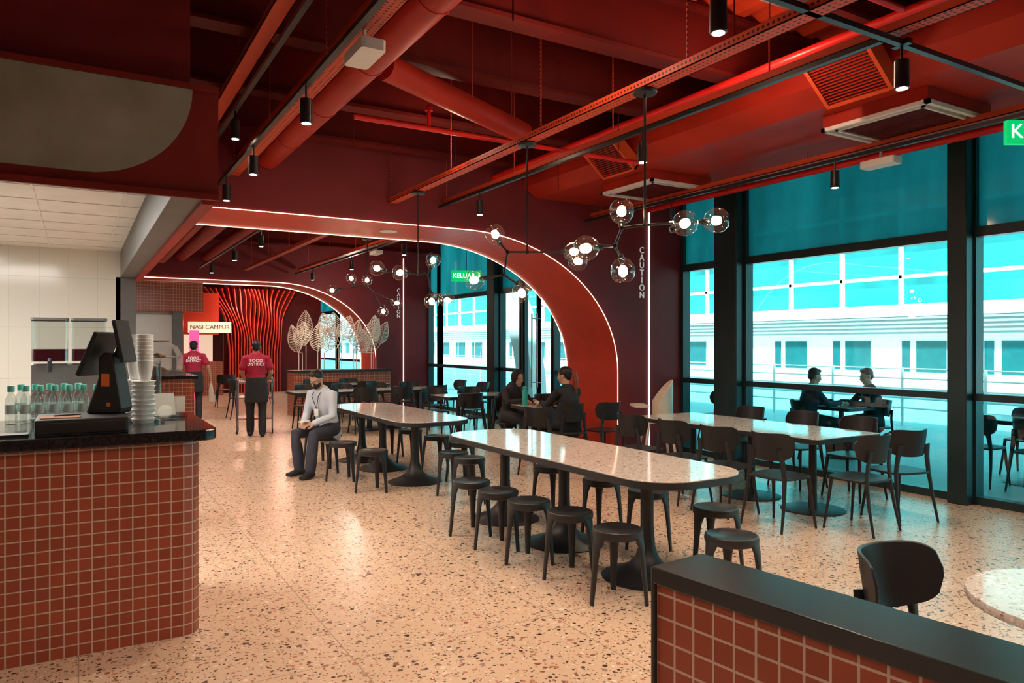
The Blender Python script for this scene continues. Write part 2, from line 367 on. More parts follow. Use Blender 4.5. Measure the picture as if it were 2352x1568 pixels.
# ---------------------------------------------------------------- ceiling services
for Y in (.9,2.0,3.1,4.3,5.35,6.6,7.75,10.4,12.4,14.4,16.4):
    b=nb(); x0=.56
    box(b,x0,WX-.1,Y-.012,Y+.012,3.80,4.26); box(b,x0,WX-.1,Y-.09,Y+.09,3.78,3.81); box(b,x0,WX-.1,Y-.09,Y+.09,4.25,4.28)
    reg(fin(b,'ceiling_beam',DRED,smooth=False),'dark red steel beam below corrugated deck','beam','steel ceiling beams')
PERF,n_,l_,p_=nt('perforated_tray'); 
p_.inputs['Specular IOR Level'].default_value=.25
tc=n_.new('ShaderNodeTexCoord'); mp=n_.new('ShaderNodeMapping'); mp.inputs['Scale'].default_value=(30,30,30)
vo=n_.new('ShaderNodeTexVoronoi'); vo.inputs['Scale'].default_value=1; vo.inputs['Randomness'].default_value=0
rp=n_.new('ShaderNodeValToRGB'); rp.color_ramp.interpolation='CONSTANT'; rp.color_ramp.elements[0].color=(.05,.006,.005,1); rp.color_ramp.elements[1].position=.3; rp.color_ramp.elements[1].color=(.52,.06,.022,1)
l_.new(tc.outputs['Object'],mp.inputs[0]); l_.new(mp.outputs[0],vo.inputs['Vector']); l_.new(vo.outputs['Distance'],rp.inputs[0]); l_.new(rp.outputs[0],p_.inputs['Base Color'])
def tray(X,y0,y1,z,w=.11,h=.05,mat=None,hang=4.30):
    b=nb(); box(b,X-w/2,X+w/2,y0,y1,z,z+.006); box(b,X-w/2,X-w/2+.006,y0,y1,z,z+h); box(b,X+w/2-.006,X+w/2,y0,y1,z,z+h)
    y=y0+.4
    while y<y1: box(b,X-w/2+.01,X-w/2+.018,y,y+.008,z+h,hang); y+=1.6
    return reg(fin(b,'cable_tray',mat or PERF,smooth=False),'red perforated cable tray hung below ceiling','cable tray','red cable trays')
tray(3.15,1.2,8.05,3.24); tray(1.40,1.0,8.05,3.36); tray(1.05,2.0,8.05,3.62); tray(3.86,1.2,8.05,3.30,.10); tray(6.05,1.0,8.05,3.33,.08,hang=3.45)
tray(3.2,9.35,17,3.24); tray(1.5,9.35,17,3.3); tray(4.4,9.35,17,3.3)
def track(p,q,label='black lighting track below ceiling'):
    b=nb(); p=Vector(p); q=Vector(q)
    if abs(p.x-q.x)<1e-6: box(b,p.x-.018,p.x+.018,p.y,q.y,p.z,p.z+.03)
    else: box(b,p.x,q.x,p.y-.018,p.y+.018,p.z,p.z+.03)
    return reg(fin(b,'lighting_track',BLACKM,smooth=False),label,'track','black lighting tracks')
track((1.25,1.2,3.24),(1.25,8.05,3.24)); track((3.76,2.4,3.24),(3.76,8.05,3.24)); track((2.2,2.37,3.24),(7.4,2.37,3.24)); track((5.94,2.45,3.26),(5.94,8.05,3.26)); track((1.13,2.0,3.55),(1.13,8.05,3.55))
track((2.2,9.4,3.2),(2.2,17,3.2)); track((4.3,9.4,3.2),(4.3,17,3.2))
def pipe(pts,r,mat,label,cat='pipe',grp=None,n=16,rings=False,name='ceiling_pipe'):
    b=nb(); tube(b,pts,r,n)
    if rings:
        p,q=Vector(pts[0]),Vector(pts[-1]); L=(q-p).length; k=1
        while k*1.1<L: c=p+(q-p)*(k*1.1/L); d=(q-p).normalized(); tube(b,[c-d*.02,c+d*.02],r*1.04,n); k+=1
    return reg(fin(b,name,mat,),label,cat,grp)
pipe([(1.74,.5,3.60),(1.74,8.05,3.60)],.13,RED,'large round red duct along ceiling',cat='duct',rings=True)
pipe([(1.47,.5,3.56),(1.47,8.05,3.56)],.05,ORED,'orange-red pipe running along ceiling')
pipe([(1.93,5.1,3.64),(3.7,6.03,3.64)],.10,RED,'round red branch duct crossing the ceiling',cat='duct')
pipe([(1.9,5.68,3.42),(4.9,5.68,3.42)],.022,BRED,'thin bright red sprinkler pipe',grp='sprinkler pipes')
pipe([(6.95,0,3.50),(6.95,8.05,3.50)],.04,BRED,'red sprinkler main near windows',grp='sprinkler pipes')
pipe([(4.5,1,3.70),(4.5,8.05,3.70)],.03,BRED,'thin bright red sprinkler pipe',grp='sprinkler pipes')
pipe([(2.1,2.7,3.70),(4.45,2.7,3.70)],.022,BRED,'thin bright red sprinkler pipe',grp='sprinkler pipes')
pipe([(1.9,9.35,3.5),(1.9,17.1,3.5)],.12,RED,'large round red duct beyond arch',cat='duct')
pipe([(2.4,9.35,3.5),(2.4,17.1,3.5)],.10,RED,'large round red duct beyond arch',cat='duct')
b=nb(); tube(b,[V(2.55,5.68,3.44),V(2.55,5.68,3.62)],.018,8); tube(b,[V(2.55,5.68,3.57),V(2.55,5.68,3.60)],.035,8); reg(fin(b,'sprinkler_head',BRED),'bright red upright sprinkler valve','sprinkler')
b=nb(); prism(b,[(4.95,3.62),(5.15,3.50),(6.6,3.50),(6.75,3.60),(6.75,3.76),(4.95,3.76)],.5,8.05,'y'); reg(fin(b,'air_duct',RED,smooth=False),'large rectangular red air duct under ceiling','duct')
for (x,y,z) in ((4.84,3.35,3.56),(4.84,6.15,3.56)):
    r_=root('air_grille',(x,y,z),0); reg(r_,'slanted orange-red air grille on duct','vent','duct air grilles')
    mt=Matrix.Rotation(R(40),4,'Y')
    b=nb(); s=.27
    for (a0,a1,b0,b1) in ((-s,s,-s,-s+.03),(-s,s,s-.03,s),(-s,-s+.03,-s,s),(s-.03,s,-s,s)): box(b,a0*.75,a1*.75,b0,b1,-.03,.10,mt)
    fin(b,'grille_frame',ORED,r_,smooth=False)
    b=nb(); k=-.19
    while k<.19: box(b,k,k+.006,-s+.03,s-.03,-.02,0,mt); k+=.025
    fin(b,'grille_slats',RED,r_,smooth=False)
    b=nb(); box(b,-.19,.19,-s+.03,s-.03,.03,.04,mt); fin(b,'grille_core',BLACK,r_,smooth=False)
for (x,y) in ((5.8,3.5),(5.8,6.5)):
    r_=root('ceiling_cassette',(x,y,3.37)); reg(r_,'square white-rimmed ceiling air diffuser under red duct','air conditioner','ceiling diffusers')
    b=nb()
    for t,w in ((.45,.035),(.37,.02)):
        box(b,-t,t,-t,-t+w,0,.03); box(b,-t,t,t-w,t,0,.03); box(b,-t,-t+w,-t,t,0,.03); box(b,t-w,t,-t,t,0,.03)
    fin(b,'diffuser_rim',WHITE,r_,smooth=False)
    b=nb(); box(b,-.44,.44,-.44,.44,.03,.128); fin(b,'diffuser_body',RED,r_,smooth=False)
    b=nb(); k=-.33
    while k<.33: box(b,k,k+.012,-.34,.34,.005,.03); k+=.03
    fin(b,'diffuser_slats',DRED,r_,smooth=False)
for (x,y,z) in ((1.38,3.95,3.20),(6.1,3.9,3.17),(4.4,12,3.14)):
    b=nb(); prism(b,rrect(-.07,.07,-.16,.16,.02,3),0,.06); tube(b,[V(0,0,.06),V(0,0,.165)],.01,6); o=fin(b,'emergency_light',WHITE,None,smooth=False,loc=(x,y,z)); reg(o,'white emergency light box under ceiling tray','light','emergency lights')
def spot_model():
    r_=root('track_spotlight',(0,0,0))
    b=nb(); lathe(b,[(.038,-.0),(.040,-.15),(.036,-.155),(.034,-.14)],18); fin(b,'lamp_can',BLACKM,r_)
    b=nb(); tube(b,[V(0,0,0),V(0,0,.10)],.008,8); box(b,-.02,.02,-.05,.05,.08,.11); fin(b,'bracket',BLACKM,r_)
    b=nb(); lathe(b,[(.028,-.153),(.028,-.157)],16); fin(b,'lens',LAMPG,r_)
    return r_
sp=spot_model(); reg(sp,'black cylindrical track spotlight pointing down','spotlight','ceiling track spotlights')
SP=[(1.25,4.68,3.16),(1.25,6.32,3.16),(1.25,7.6,3.16),(1.13,6.45,3.47),(2.49,2.37,3.16),(3.9,2.37,3.16),(3.76,4.36,3.16),(3.76,7.03,3.16),(5.94,4.24,3.18),(5.94,6.38,3.18),(5.6,2.37,3.16),(2.2,10.6,3.12),(2.2,12.6,3.12),(2.2,15,3.12),(4.3,10.5,3.12),(4.3,13,3.12),(4.3,15.6,3.12)]
def lamp(kind,loc,e,col=(1,.8,.6),size=.05,angle=110,rot=(0,0,0)):
    L=bpy.data.lights.new(kind.lower()+'_lamp',kind); L.energy=e; L.color=col
    if kind=='SPOT': L.spot_size=R(angle); L.spot_blend=.8; L.shadow_soft_size=size
    elif kind=='AREA': L.size=size
    elif kind=='POINT': L.shadow_soft_size=size
    o=bpy.data.objects.new(kind.lower()+'_lamp',L); o.location=loc; o.rotation_euler=rot; COL.objects.link(o); return o
for i,p in enumerate(SP):
    if i==0: sp.location=p
    else: dup(sp,p)
    lamp('SPOT',(p[0],p[1],p[2]-.17),84 if p[1]<9 else 115,size=.03,angle=135,col=(1,.78,.57))
for p in ((1.2,1.0),(3.2,.8),(-1,1.5),(.5,-1.5),(5.5,0.2)): lamp('SPOT',(p[0],p[1],3.3),115,size=.1,angle=150,col=(1,.79,.60))
for p in ((4,23),(2.5,19.4),(5,19.4),(4.5,27)): lamp('SPOT',(p[0],p[1],3.3),130,size=.1,angle=140,col=(1,.65,.45))
lamp('AREA',(-1.5,7,2.70),210,col=(1,.96,.88),size=2.5)
lamp('AREA',(1.0,14.5,2.9),60,col=(1,.9,.8),size=.8)
lamp('POINT',(5.2,15.6,2.9),40,col=(1,.85,.7),size=.06)  # fill point added to brighten the leaves, no fixture
for p,e in (((4.2,3.7,3.55),26),((3.0,6.2,3.5),10),((2.6,3.8,3.45),20),((3.4,12,3.4),18)): lamp('POINT',p,e,col=(1,.62,.42),size=.08)  # upward fill added to brighten the deck, no fixtures
for k,(x,y) in enumerate([(2.2,3.7),(2.9,4.9),(3.5,3.2),(4.2,5.2),(2.3,6.9),(4.7,6.9),(3.4,6.9),(2.4,4.6)]):
    b=nb(); tube(b,[V(x,y,3.35 if k%2 else 3.5),V(x,y,4.3)],.006,6); reg(fin(b,'hanger_rod',DRED),'thin red threaded rod hanging from deck','rod','ceiling hanger rods')
# ---------------------------------------------------------------- chandeliers
def chandelier(x,y,zc,hz,arms,globes,label):
    r_=root('pendant_chandelier',(x,y,zc),R(-30.7)); reg(r_,label,'chandelier','branching glass-globe chandeliers')
    h=hz-zc
    b=nb(); lathe(b,[(.075,0),(.08,-.01),(.075,-.025),(.02,-.03)],20); fin(b,'canopy',BLACKM,r_)
    b=nb(); tube(b,[V(0,0,0),V(0,0,h)],.008,8); fin(b,'rod',BLACKM,r_)
    for a,c in arms:
        b=nb()
        A=V(a[0],a[2] if len(a)>2 else 0,h+a[1]); C=V(c[0],c[2] if len(c)>2 else 0,h+c[1]); tube(b,[A,C],.009,8); ball(b,A,.018,u=8,v=6); ball(b,C,.018,u=8,v=6)
        fin(b,'branch_arm',BLACKM,r_)
    for (u,z,v,du,dz) in globes:
        c=V(u,v,h+z); d=V(du,0,dz).normalized()
        rot=d.to_track_quat('Z','Y').to_matrix().to_4x4()
        prof=[(.022,-.078),(.05,-.065),(.074,-.03),(.082,.01),(.074,.045),(.052,.072),(.030,.08)]
        b=nb(); lathe(b,prof,20,cap=False); bmesh.ops.transform(b,matrix=Matrix.Translation(c)@rot,verts=b.verts); fin(b,'glass_globe',GLOBE,r_,ang=80)
        b=nb(); lathe(b,[(.018,-.10),(.022,-.07),(.014,-.04)],12); bmesh.ops.transform(b,matrix=Matrix.Translation(c)@rot,verts=b.verts); fin(b,'lamp_socket',BLACKM,r_)
        b=nb(); ball(b,c,.031,u=12,v=8); fin(b,'bulb',BULB,r_)
    return r_
CL='black branching pendant lamp with clear glass globes'
chandelier(3.15,3.63,3.24,2.37,[((0,0),(-.15,-.02)),((-.15,-.02),(-.20,-.14,-.04)),((-.20,-.14,-.04),(-.30,-.15,-.08)),((-.20,-.14,-.04),(-.15,-.20,.03)),((-.15,-.02),(-.145,.02,.05)),((0,0),(.38,.02))],
 [(-.386,-.163,-.1,-1,-.1),(-.141,.095,.06,0,1),(-.135,-.287,.05,.1,-1),(.234,-.006,-.09,.2,.1),(.459,.028,.0,1,.1)],CL)
chandelier(3.15,5.07,3.24,2.35,[((0,0),(-.16,0)),((-.16,0),(-.22,.07)),((-.16,0),(-.19,-.185)),((-.19,-.185),(-.35,-.21)),((-.19,-.185),(-.08,-.26)),((0,0),(.31,0)),((.31,0),(.36,-.04,.06))],
 [(-.26,.146,.03,-.5,1),(-.426,-.231,-.04,-1,-.2),(-.046,-.327,.03,.4,-1),(.373,.0,-.03,1,0),(.42,-.06,.12,1,-.2)],CL)
chandelier(3.15,7.30,3.24,2.35,[((0,0),(-.36,.03)),((0,0),(.10,.02)),((.10,.02),(.14,.09)),((.10,.02),(.14,-.19)),((.14,-.19),(.24,-.22))],
 [(-.44,.066,0,-1,.2),(-.176,.01,-.1,-1,0),(.157,.15,.02,.3,1),(.147,-.285,.0,0,-1),(.308,-.275,.05,1,-.3)],CL)
chandelier(3.85,10.9,3.24,2.50,[((0,0),(-.45,-.04)),((-.2,0),(-.24,.06)),((0,0),(.1,-.1)),((.1,-.1),(.22,-.32)),((.1,-.1),(.38,-.22))],
 [(-.54,-.067,0,-1,0),(-.256,.12,.05,-.3,1),(.25,-.39,0,0,-1),(.45,-.26,.05,1,-.3),(.02,.08,-.1,0,1)],CL)
# ---------------------------------------------------------------- tables
def pedestal(parent,x,y,flat=False):
    b=nb()
    if flat: lathe(b,[(.30,0),(.30,.008),(.28,.014),(.04,.02),(.035,.70)],32,(x,y,0))
    else: lathe(b,[(.31,0),(.315,.008),(.28,.022),(.2,.045),(.13,.085),(.08,.14),(.055,.22),(.045,.36),(.045,.62),(.07,.70)],32,(x,y,0))
    fin(b,'pedestal',BLACK,parent)
def table(cx,cy,w,l,r,peds,label,group='terrazzo dining tables',flat=False,z=0):
    r_=root('dining_table',(cx,cy,z)); reg(r_,label,'table',group)
    b=nb(); prism(b,rrect(-w/2,w/2,-l/2,l/2,r,12),.715,.75); fin(b,'tabletop',TTOP,r_,bevel=.002)
    b=nb(); prism(b,rrect(-w/2-.006,w/2+.006,-l/2-.006,l/2+.006,r,12),.70,.744); fin(b,'table_edge',BLACK,r_)
    for p in peds: pedestal(r_,p[0],p[1],flat)
    return r_
table(3.43,4.86,.90,3.06,.32,[(-.06,-1.0),(-.06,0),(-.06,.95)],'long terrazzo table with rounded corners, surrounded by stools')
table(3.43,8.75,.88,2.9,.32,[(-.06,-.85),(-.06,.2),(-.06,1.0)],'long pale terrazzo table with rounded corners beneath the arch')
table(6.12,5.46,.95,2.5,.04,[(0,-.85),(0,-.1),(0,.75)],'long rectangular terrazzo table beside the windows',flat=True)
table(5.65,8.6,.8,.62,.04,[(0,0)],'small square terrazzo table with two seated women',flat=True)
table(4.7,13.2,2.9,.75,.04,[(-1,0),(0,0),(1,0)],'long rectangular terrazzo table beyond the arch',flat=True)
table(4.9,15.3,1.8,.7,.04,[(-.5,0),(.5,0)],'rectangular terrazzo table beside tiled planter',flat=True)
table(5.75,10.95,1.3,.75,.04,[(-.3,0),(.3,0)],'rectangular terrazzo table near glass door',flat=True)
table(9.6,6.75,.7,.7,.04,[(0,0)],'square terrazzo table outside, in place of a window reflection',flat=True,z=-.05)  # both outdoor tables stand in for indoor tables mirrored in the glass
table(9.7,4.3,.7,1.4,.04,[(0,0)],'rectangular terrazzo table outside, in place of a window reflection',flat=True,z=-.05)
r_=root('round_table',(2.88,1.08,0)); reg(r_,'round pale terrazzo table behind tiled low wall','table')
b=nb(); lathe(b,[(.375,.72),(.38,.735),(.375,.75)],48); fin(b,'tabletop',TTOP,r_)
pedestal(r_,0,0)
# ---------------------------------------------------------------- stool + chair models
def stool_model():
    r_=root('stool',(0,0,0))
    b=nb(); lathe(b,[(.135,.395),(.155,.402),(.162,.425),(.158,.448),(.148,.452),(.135,.444),(.05,.440),(.045,.437),(.02,.437)],32); fin(b,'seat',BLACK,r_)
    for k in range(3):
        a=R(-62+120*k); d=V(math.cos(a),math.sin(a),0); s=V(-math.sin(a),math.cos(a),0)
        b=nb(); tube(b,[d*.10+V(0,0,.425),d*.145+V(0,0,.412),d*.158+V(0,0,.36),d*.168+V(0,0,.27),d*.195],[(.05,.014),(.058,.016),(.038,.016),(.027,.015),(.018,.011)],12,side=s); fin(b,'leg',BLACK,r_)
    return r_
stl=stool_model(); reg(stl,'black plastic round stool with three flared legs','stool','black stools around long tables')
ST=[(2.86,5.50),(2.85,5.02),(2.86,4.58),(2.92,4.14),(2.90,3.60),(3.88,3.72),(3.87,4.42),(3.85,5.0),(3.85,5.77),(3.42,6.62),(3.40,3.13),
    (2.68,8.42),(2.76,7.62),(3.45,7.05),(3.88,8.4),(3.88,7.7),(3.86,9.2),(3.86,9.9),(2.68,9.1),(2.78,9.8)]
for i,p in enumerate(ST):
    a=random.uniform(-.15,.15)
    if i==0: stl.location=(p[0],p[1],0)
    else: dup(stl,(p[0],p[1],0),a)
def chair_model():
    r_=root('dining_chair',(0,0,0))
    b=nb()
    out=[]
    for k in range(36):
        a=2*math.pi*k/36; c,s=math.cos(a),math.sin(a); e=.55
        out.append((.225*abs(c)**e*(1 if c>0 else -1),.215*abs(s)**e*(1 if s>0 else -1)))
    prism(b,out,.435,.455); fin(b,'seat',BLACK,r_,bevel=.006)
    b=nb(); N=28; A=[]
    for k in range(N+1):
        t=-1+2*k/N; a=R(t*66); rad=.230
        hh=(1-abs(t)**5)**.38 if abs(t)<1 else .0
        hh=max(hh,.12)
        zm=.712+.022*abs(t)**2; zt=zm+.120*hh; zb=zm-.120*hh
        x=rad*math.sin(a); y=.03-rad*math.cos(a)*.95; nrm=V(math.sin(a),-math.cos(a),0)
        col=[]
        for (off,z) in ((0,zb),(0,zt),(.013,zt+.002),(.013,zb-.002)):
            col.append(b.verts.new(V(x,y,z)+nrm*(off)+V(0,-.04*(z-.6)/.2*math.cos(a),0)))
        A.append(col)
    for p,q in zip(A,A[1:]):
        for j in range(4): b.faces.new((p[j],p[(j+1)%4],q[(j+1)%4],q[j]))
    b.faces.new(A[0][::-1]); b.faces.new(A[-1]); fin(b,'backrest',BLACK,r_,bevel=.003,ang=50)
    for s in (-1,1):
        b=nb(); tube(b,[V(s*.185,.15,.44),V(s*.20,.17,.25),V(s*.225,.20,0)],[(.020,.014),(.016,.013),(.011,.010)],10); fin(b,'leg',BLACK,r_)
        b=nb(); tube(b,[V(s*.22,-.24,0),V(s*.205,-.19,.25),V(s*.19,-.165,.45),V(s*.17,-.165,.58),V(s*.15,-.185,.70)],[(.011,.010),(.016,.014),(.022,.016),(.028,.012),(.035,.008)],10); fin(b,'leg',BLACK,r_)
    return r_
chm=chair_model(); reg(chm,'black moulded chair with curved wraparound back','chair','black dining chairs')
W,E_,N_,S_=R(90),R(-90),0,R(180)
CH=[(5.32,4.35,E_),(5.32,4.97,E_),(5.34,5.58,E_),(5.34,6.25,E_),(6.95,4.75,W),(6.95,5.45,W),(6.95,6.2,W),(5.83,3.92,N_+.12),(6.48,3.98,N_-.25),
    (5.53,7.92,N_),(6.08,7.85,N_+.1),(5.50,9.32,S_),(6.15,9.25,S_),(4.95,7.6,R(-60)),
    (5.3,11.55,S_),(6.0,11.55,S_),(5.3,10.3,N_),(6.0,10.3,N_),
    (3.7,12.65,N_),(4.4,12.65,N_),(5.1,12.65,N_),(5.8,12.65,N_),(3.7,13.8,S_),(4.4,13.8,S_),(5.1,13.8,S_),(5.8,13.8,S_),
    (4.4,14.8,N_),(5.2,14.8,N_),(4.4,15.85,S_),(5.2,15.85,S_),(6.9,13.0,W),(6.9,14.0,W),(3.2,19.6,N_),(4.2,20,W),(3.0,16.6,E_),
    (2.62,1.48,R(184))]
for i,p in enumerate(CH):
    if i==0: chm.location=(p[0],p[1],0); chm.rotation_euler=(0,0,p[2])
    else: dup(chm,(p[0],p[1],0),p[2]+random.uniform(-.07,.07))
for p in ((9.2,7.02,R(-118)),(10.0,6.50,R(62)),(9.15,4.6,E_),(9.15,4.0,E_),(10.25,4.6,W),(10.25,4.0,W),(9.4,9.0,W),(9.7,11.5,E_)):  # outdoor chairs stand in for indoor chairs mirrored in the glass
    c=dup(chm,(p[0],p[1],-.05),p[2],'black moulded chair outside, in place of a window reflection'); c['group']='chairs in place of window reflections'
r_=root('high_chair',(6.72,7.5,0),R(60)); reg(r_,'cream plastic baby high chair beside window','high chair')
b=nb(); prism(b,rrect(-.2,.2,-.18,.18,.07),.55,.59); fin(b,'seat',CREAM,r_)
b=nb(); A=[]
for k in range(13):
    t=-1+2*k/12; a=R(t*95); zt=1.12-.30*abs(t)**2
    x=.2*math.sin(a); y=.0-.2*math.cos(a); nn=V(math.sin(a),-math.cos(a),0)
    A.append([b.verts.new(V(x,y,z)+nn*o) for o,z in ((0,.58),(0,zt),(.015,zt),(.015,.58))])
for p,q in zip(A,A[1:]):
    for j in range(4): b.faces.new((p[j],p[(j+1)%4],q[(j+1)%4],q[j]))
b.faces.new(A[0][::-1]); b.faces.new(A[-1]); fin(b,'backrest',CREAM,r_)
b=nb(); prism(b,rrect(-.22,.22,.14,.34,.06),.76,.785); fin(b,'tray',CREAM,r_)
for sx in (-1,1):
    for sy in (-1,1):
        b=nb(); tube(b,[V(sx*.17,sy*.14,.56),V(sx*.25,sy*.22,0)],[.02,.015],10); fin(b,'leg',CREAM,r_)
# ---------------------------------------------------------------- parapet
r_=root('tiled_low_wall',(1.33,1.51,0),R(5.9)); reg(r_,'low partition clad in terracotta mosaic with black cap','partition')
b=nb(); box(b,.012,.20,-3.4,-.012,0,.955); fin(b,'tiled_body',TILE,r_,smooth=False)
b=nb(); box(b,0,.212,-3.42,0,.955,1.0); box(b,0,.014,-.014,0,0,.955); fin(b,'cap',M('black_cap_satin',(.02,.022,.023),.22),r_,smooth=False,bevel=.004)
# ---------------------------------------------------------------- counter
r_=root('service_counter',(0,4.36,0)); reg(r_,'service counter clad in terracotta mosaic with black granite top','counter')
b=nb(); prism(b,[(-3.5,0),(.5,0),(.55,.02),(.58,.07),(.58,1.0),(-3.5,1.0)],0,1.07); fin(b,'tiled_body',TILE,r_,smooth=False)
b=nb(); prism(b,[(-3.5,-.05),(.60,-.05),(.65,-.02),(.67,.05),(.67,1.05),(.6,1.09),(-3.5,1.09)],1.07,1.13); fin(b,'worktop',GRANITE,r_,smooth=False,bevel=.006)
CT=1.13
r_=root('cash_drawer',(.02,4.58,CT)); reg(r_,'black cash drawer on granite counter','cash drawer')
b=nb(); box(b,-.21,.21,-.2,.2,0,.085); fin(b,'drawer_body',BLACK,r_,smooth=False,bevel=.005)
b=nb(); box(b,-.2,.2,-.206,-.2,.012,.07); fin(b,'drawer_front',BLACKM,r_,smooth=False,bevel=.003)
b=nb(); box(b,-.16,.02,-.12,.02,0,.004); reg(fin(b,'paper_mat',TAN,loc=(-.01,4.56,CT+.086),smooth=False),'tan paper mat lying on cash drawer','mat')
b=nb(); tube(b,[V(-.06,-.04,.006),V(.06,.0,.006)],.004,8); reg(fin(b,'pen',BLACK,loc=(-.05,4.52,CT+.091)),'black pen on paper mat','pen')
r_=root('pos_terminal',(.15,4.68,CT+.086),R(-32)); reg(r_,'black point of sale terminal with tilted screens','pos terminal')
b=nb(); prism(b,[(-.10,0),(.09,0),(.10,.03),(.09,.09),(.05,.33),(-.0,.34),(-.03,.31),(-.03,.2),(-.09,.03)],-.06,.06,'y'); fin(b,'stand',BLACK,r_,smooth=False,bevel=.01)
mt=Matrix.Translation(V(-.06,0,.33))@Matrix.Rotation(R(24),4,'Y')
b=nb(); box(b,-.013,.013,-.12,.12,-.13,.13,mt); fin(b,'monitor',BLACK,r_,smooth=False,bevel=.006)
b=nb(); box(b,-.0155,-.0135,-.11,.11,-.12,.12,mt); fin(b,'screen',SCREEN,r_,smooth=False)
mt=Matrix.Translation(V(.085,.0,.40))@Matrix.Rotation(R(-12),4,'Y')
b=nb(); box(b,-.012,.012,-.07,.07,-.12,.12,mt); tube(b,[V(.03,0,.28),V(.075,0,.40)],.02,8); fin(b,'customer_display',BLACK,r_,smooth=False,bevel=.006)
b=nb(); box(b,-.01,.035,-.0625,-.061,.15,.22); fin(b,'sticker',ORANGE,r_,smooth=False)
b=nb(); tube(b,[V(.03,-.0615,.05),V(.03,-.063,.05)],.012,12); fin(b,'round_sticker',ORANGE,r_)
LBL=M('bottle_label',(.62,.78,.74),.5)
def bottle_model():
    r_=root('water_bottle',(0,0,CT))
    b=nb(); lathe(b,[(.027,0),(.031,.008),(.031,.05),(.029,.056),(.031,.062),(.031,.12),(.028,.15),(.016,.178),(.0125,.185),(.0125,.195)],20); fin(b,'bottle_body',WATER,r_)
    b=nb(); lathe(b,[(.0315,.062),(.0315,.112)],20,cap=False); fin(b,'label_band',LBL,r_)
    b=nb(); lathe(b,[(.019,.190),(.019,.222),(.017,.226)],16); fin(b,'bottle_cap',CAPG,r_)
    return r_
bo=bottle_model(); reg(bo,'clear plastic water bottle with mint cap','bottle','water bottles on the counter')
for i in range(7):
    p=(-.34+.073*i,5.18-.01*i,CT)
    if i==0: bo.location=p
    else: dup(bo,p)
for i in range(5): dup(bo,(-.30+.075*i,5.33,CT))
b=nb()
for k in range(9): lathe(b,[(.055,.028*k),(.066,.028*k+.02),(.069,.028*k+.026),(.062,.028*k+.027)],24)
bw=reg(fin(b,'paper_bowl_stack',PAPER,loc=(.335,4.90,CT)),'stack of white paper bowls','bowls','paper bowl and cup stacks')
dup(bw,(.30,5.06,CT)); 
b=nb()
lathe(b,[(.03,0),(.044,.09),(.046,.1)],20)
for k in range(8): lathe(b,[(.0445,.1+.022*k),(.047,.119+.022*k),(.044,.121+.022*k)],20)
c_=reg(fin(b,'paper_cup_stack',PAPER,loc=(.345,4.91,CT+.253)),'tall stack of white paper cups on bowls','cups','paper bowl and cup stacks'); dup(c_,(.30,5.06,CT+.253)); 
b=nb()
for k in range(16): lathe(b,[(.036,.02*k),(.047,.02*k+.1),(.044,.02*k+.1)],20,cap=False)
reg(fin(b,'plastic_cup_stack',CLEAR,loc=(.42,5.28,CT)),'stack of clear plastic cups','cups')
for k,(x,y,h,w,a) in enumerate(((.46,4.98,.28,.17,20),(.54,5.2,.22,.15,-10))):
    r_=root('menu_holder',(x,y,CT),R(a)); reg(r_,'clear acrylic menu holder on counter','menu holder')
    mt=Matrix.Rotation(R(-12),4,'X')
    b=nb(); box(b,-w/2,w/2,-.002,.002,0,h,mt); box(b,-w/2,w/2,-.03,.05,0,.004); fin(b,'acrylic_sheet',CLEAR,r_,smooth=False)
    b=nb(); box(b,-w/2+.015,w/2-.015,-.0005,.0005,.03,h*.6,mt); fin(b,'printed_card',WHITE,r_,smooth=False)
b=nb(); prism(b,rrect(-.08,.08,-.05,.05,.01,3),0,.012); reg(fin(b,'card_terminal',BLACK,loc=(-.30,4.5,CT)),'flat black payment pad on counter','payment pad')
r_=root('back_bench',(-.3,7.1,0)); reg(r_,'stainless steel kitchen work bench','bench')
b=nb(); box(b,-3,.7,-.35,.35,.86,.92); fin(b,'bench_top',STEEL,r_,smooth=False,bevel=.004)
b=nb(); box(b,-2.95,.65,-.32,.32,0,.86); fin(b,'bench_cabinet',GREYP,r_,smooth=False)
r_=root('juice_dispenser',(-.06,7.05,.92)); reg(r_,'clear tank juice dispenser with dark juice','juice dispenser')
b=nb(); box(b,-.27,.27,-.2,.2,0,.10); box(b,-.27,.27,-.02,.2,.10,.52); fin(b,'dispenser_base',STEEL,r_,smooth=False,bevel=.008)
for s in (-1,1):
    b=nb(); prism(b,rrect(s*.135-.125,s*.135+.125,-.2,.18,.03,4),.54,.87); fin(b,'clear_tank',WATER,r_,smooth=False)
    b=nb(); prism(b,rrect(s*.135-.118,s*.135+.118,-.19,.17,.03,4),.545,.64); fin(b,'juice',DARKL,r_,smooth=False)
    b=nb(); prism(b,rrect(s*.135-.13,s*.135+.13,-.205,.185,.03,4),.87,.89); fin(b,'tank_lid',GREYP,r_,smooth=False)
    b=nb(); tube(b,[V(s*.135,-.2,.56),V(s*.135,-.24,.54),V(s*.135,-.24,.46)],.015,8); fin(b,'tap',BLACK,r_)
r_=root('coffee_machine',(.42,7.0,.92)); reg(r_,'steel coffee machine with black hopper','coffee machine')
b=nb(); box(b,-.17,.17,-.2,.22,0,.06); box(b,-.17,.17,0,.22,.06,.45); box(b,-.17,.17,-.2,.22,.36,.50); fin(b,'machine_body',STEEL,r_,smooth=False,bevel=.01)
b=nb(); lathe(b,[(.05,.5),(.09,.66),(.09,.70),(.04,.72)],20); fin(b,'bean_hopper',BLACK,r_)
for s in (-1,1):
    b=nb(); tube(b,[V(s*.08,-.12,.36),V(s*.08,-.12,.30),V(s*.08,-.24,.29)],.014,8); fin(b,'portafilter',BLACK,r_)
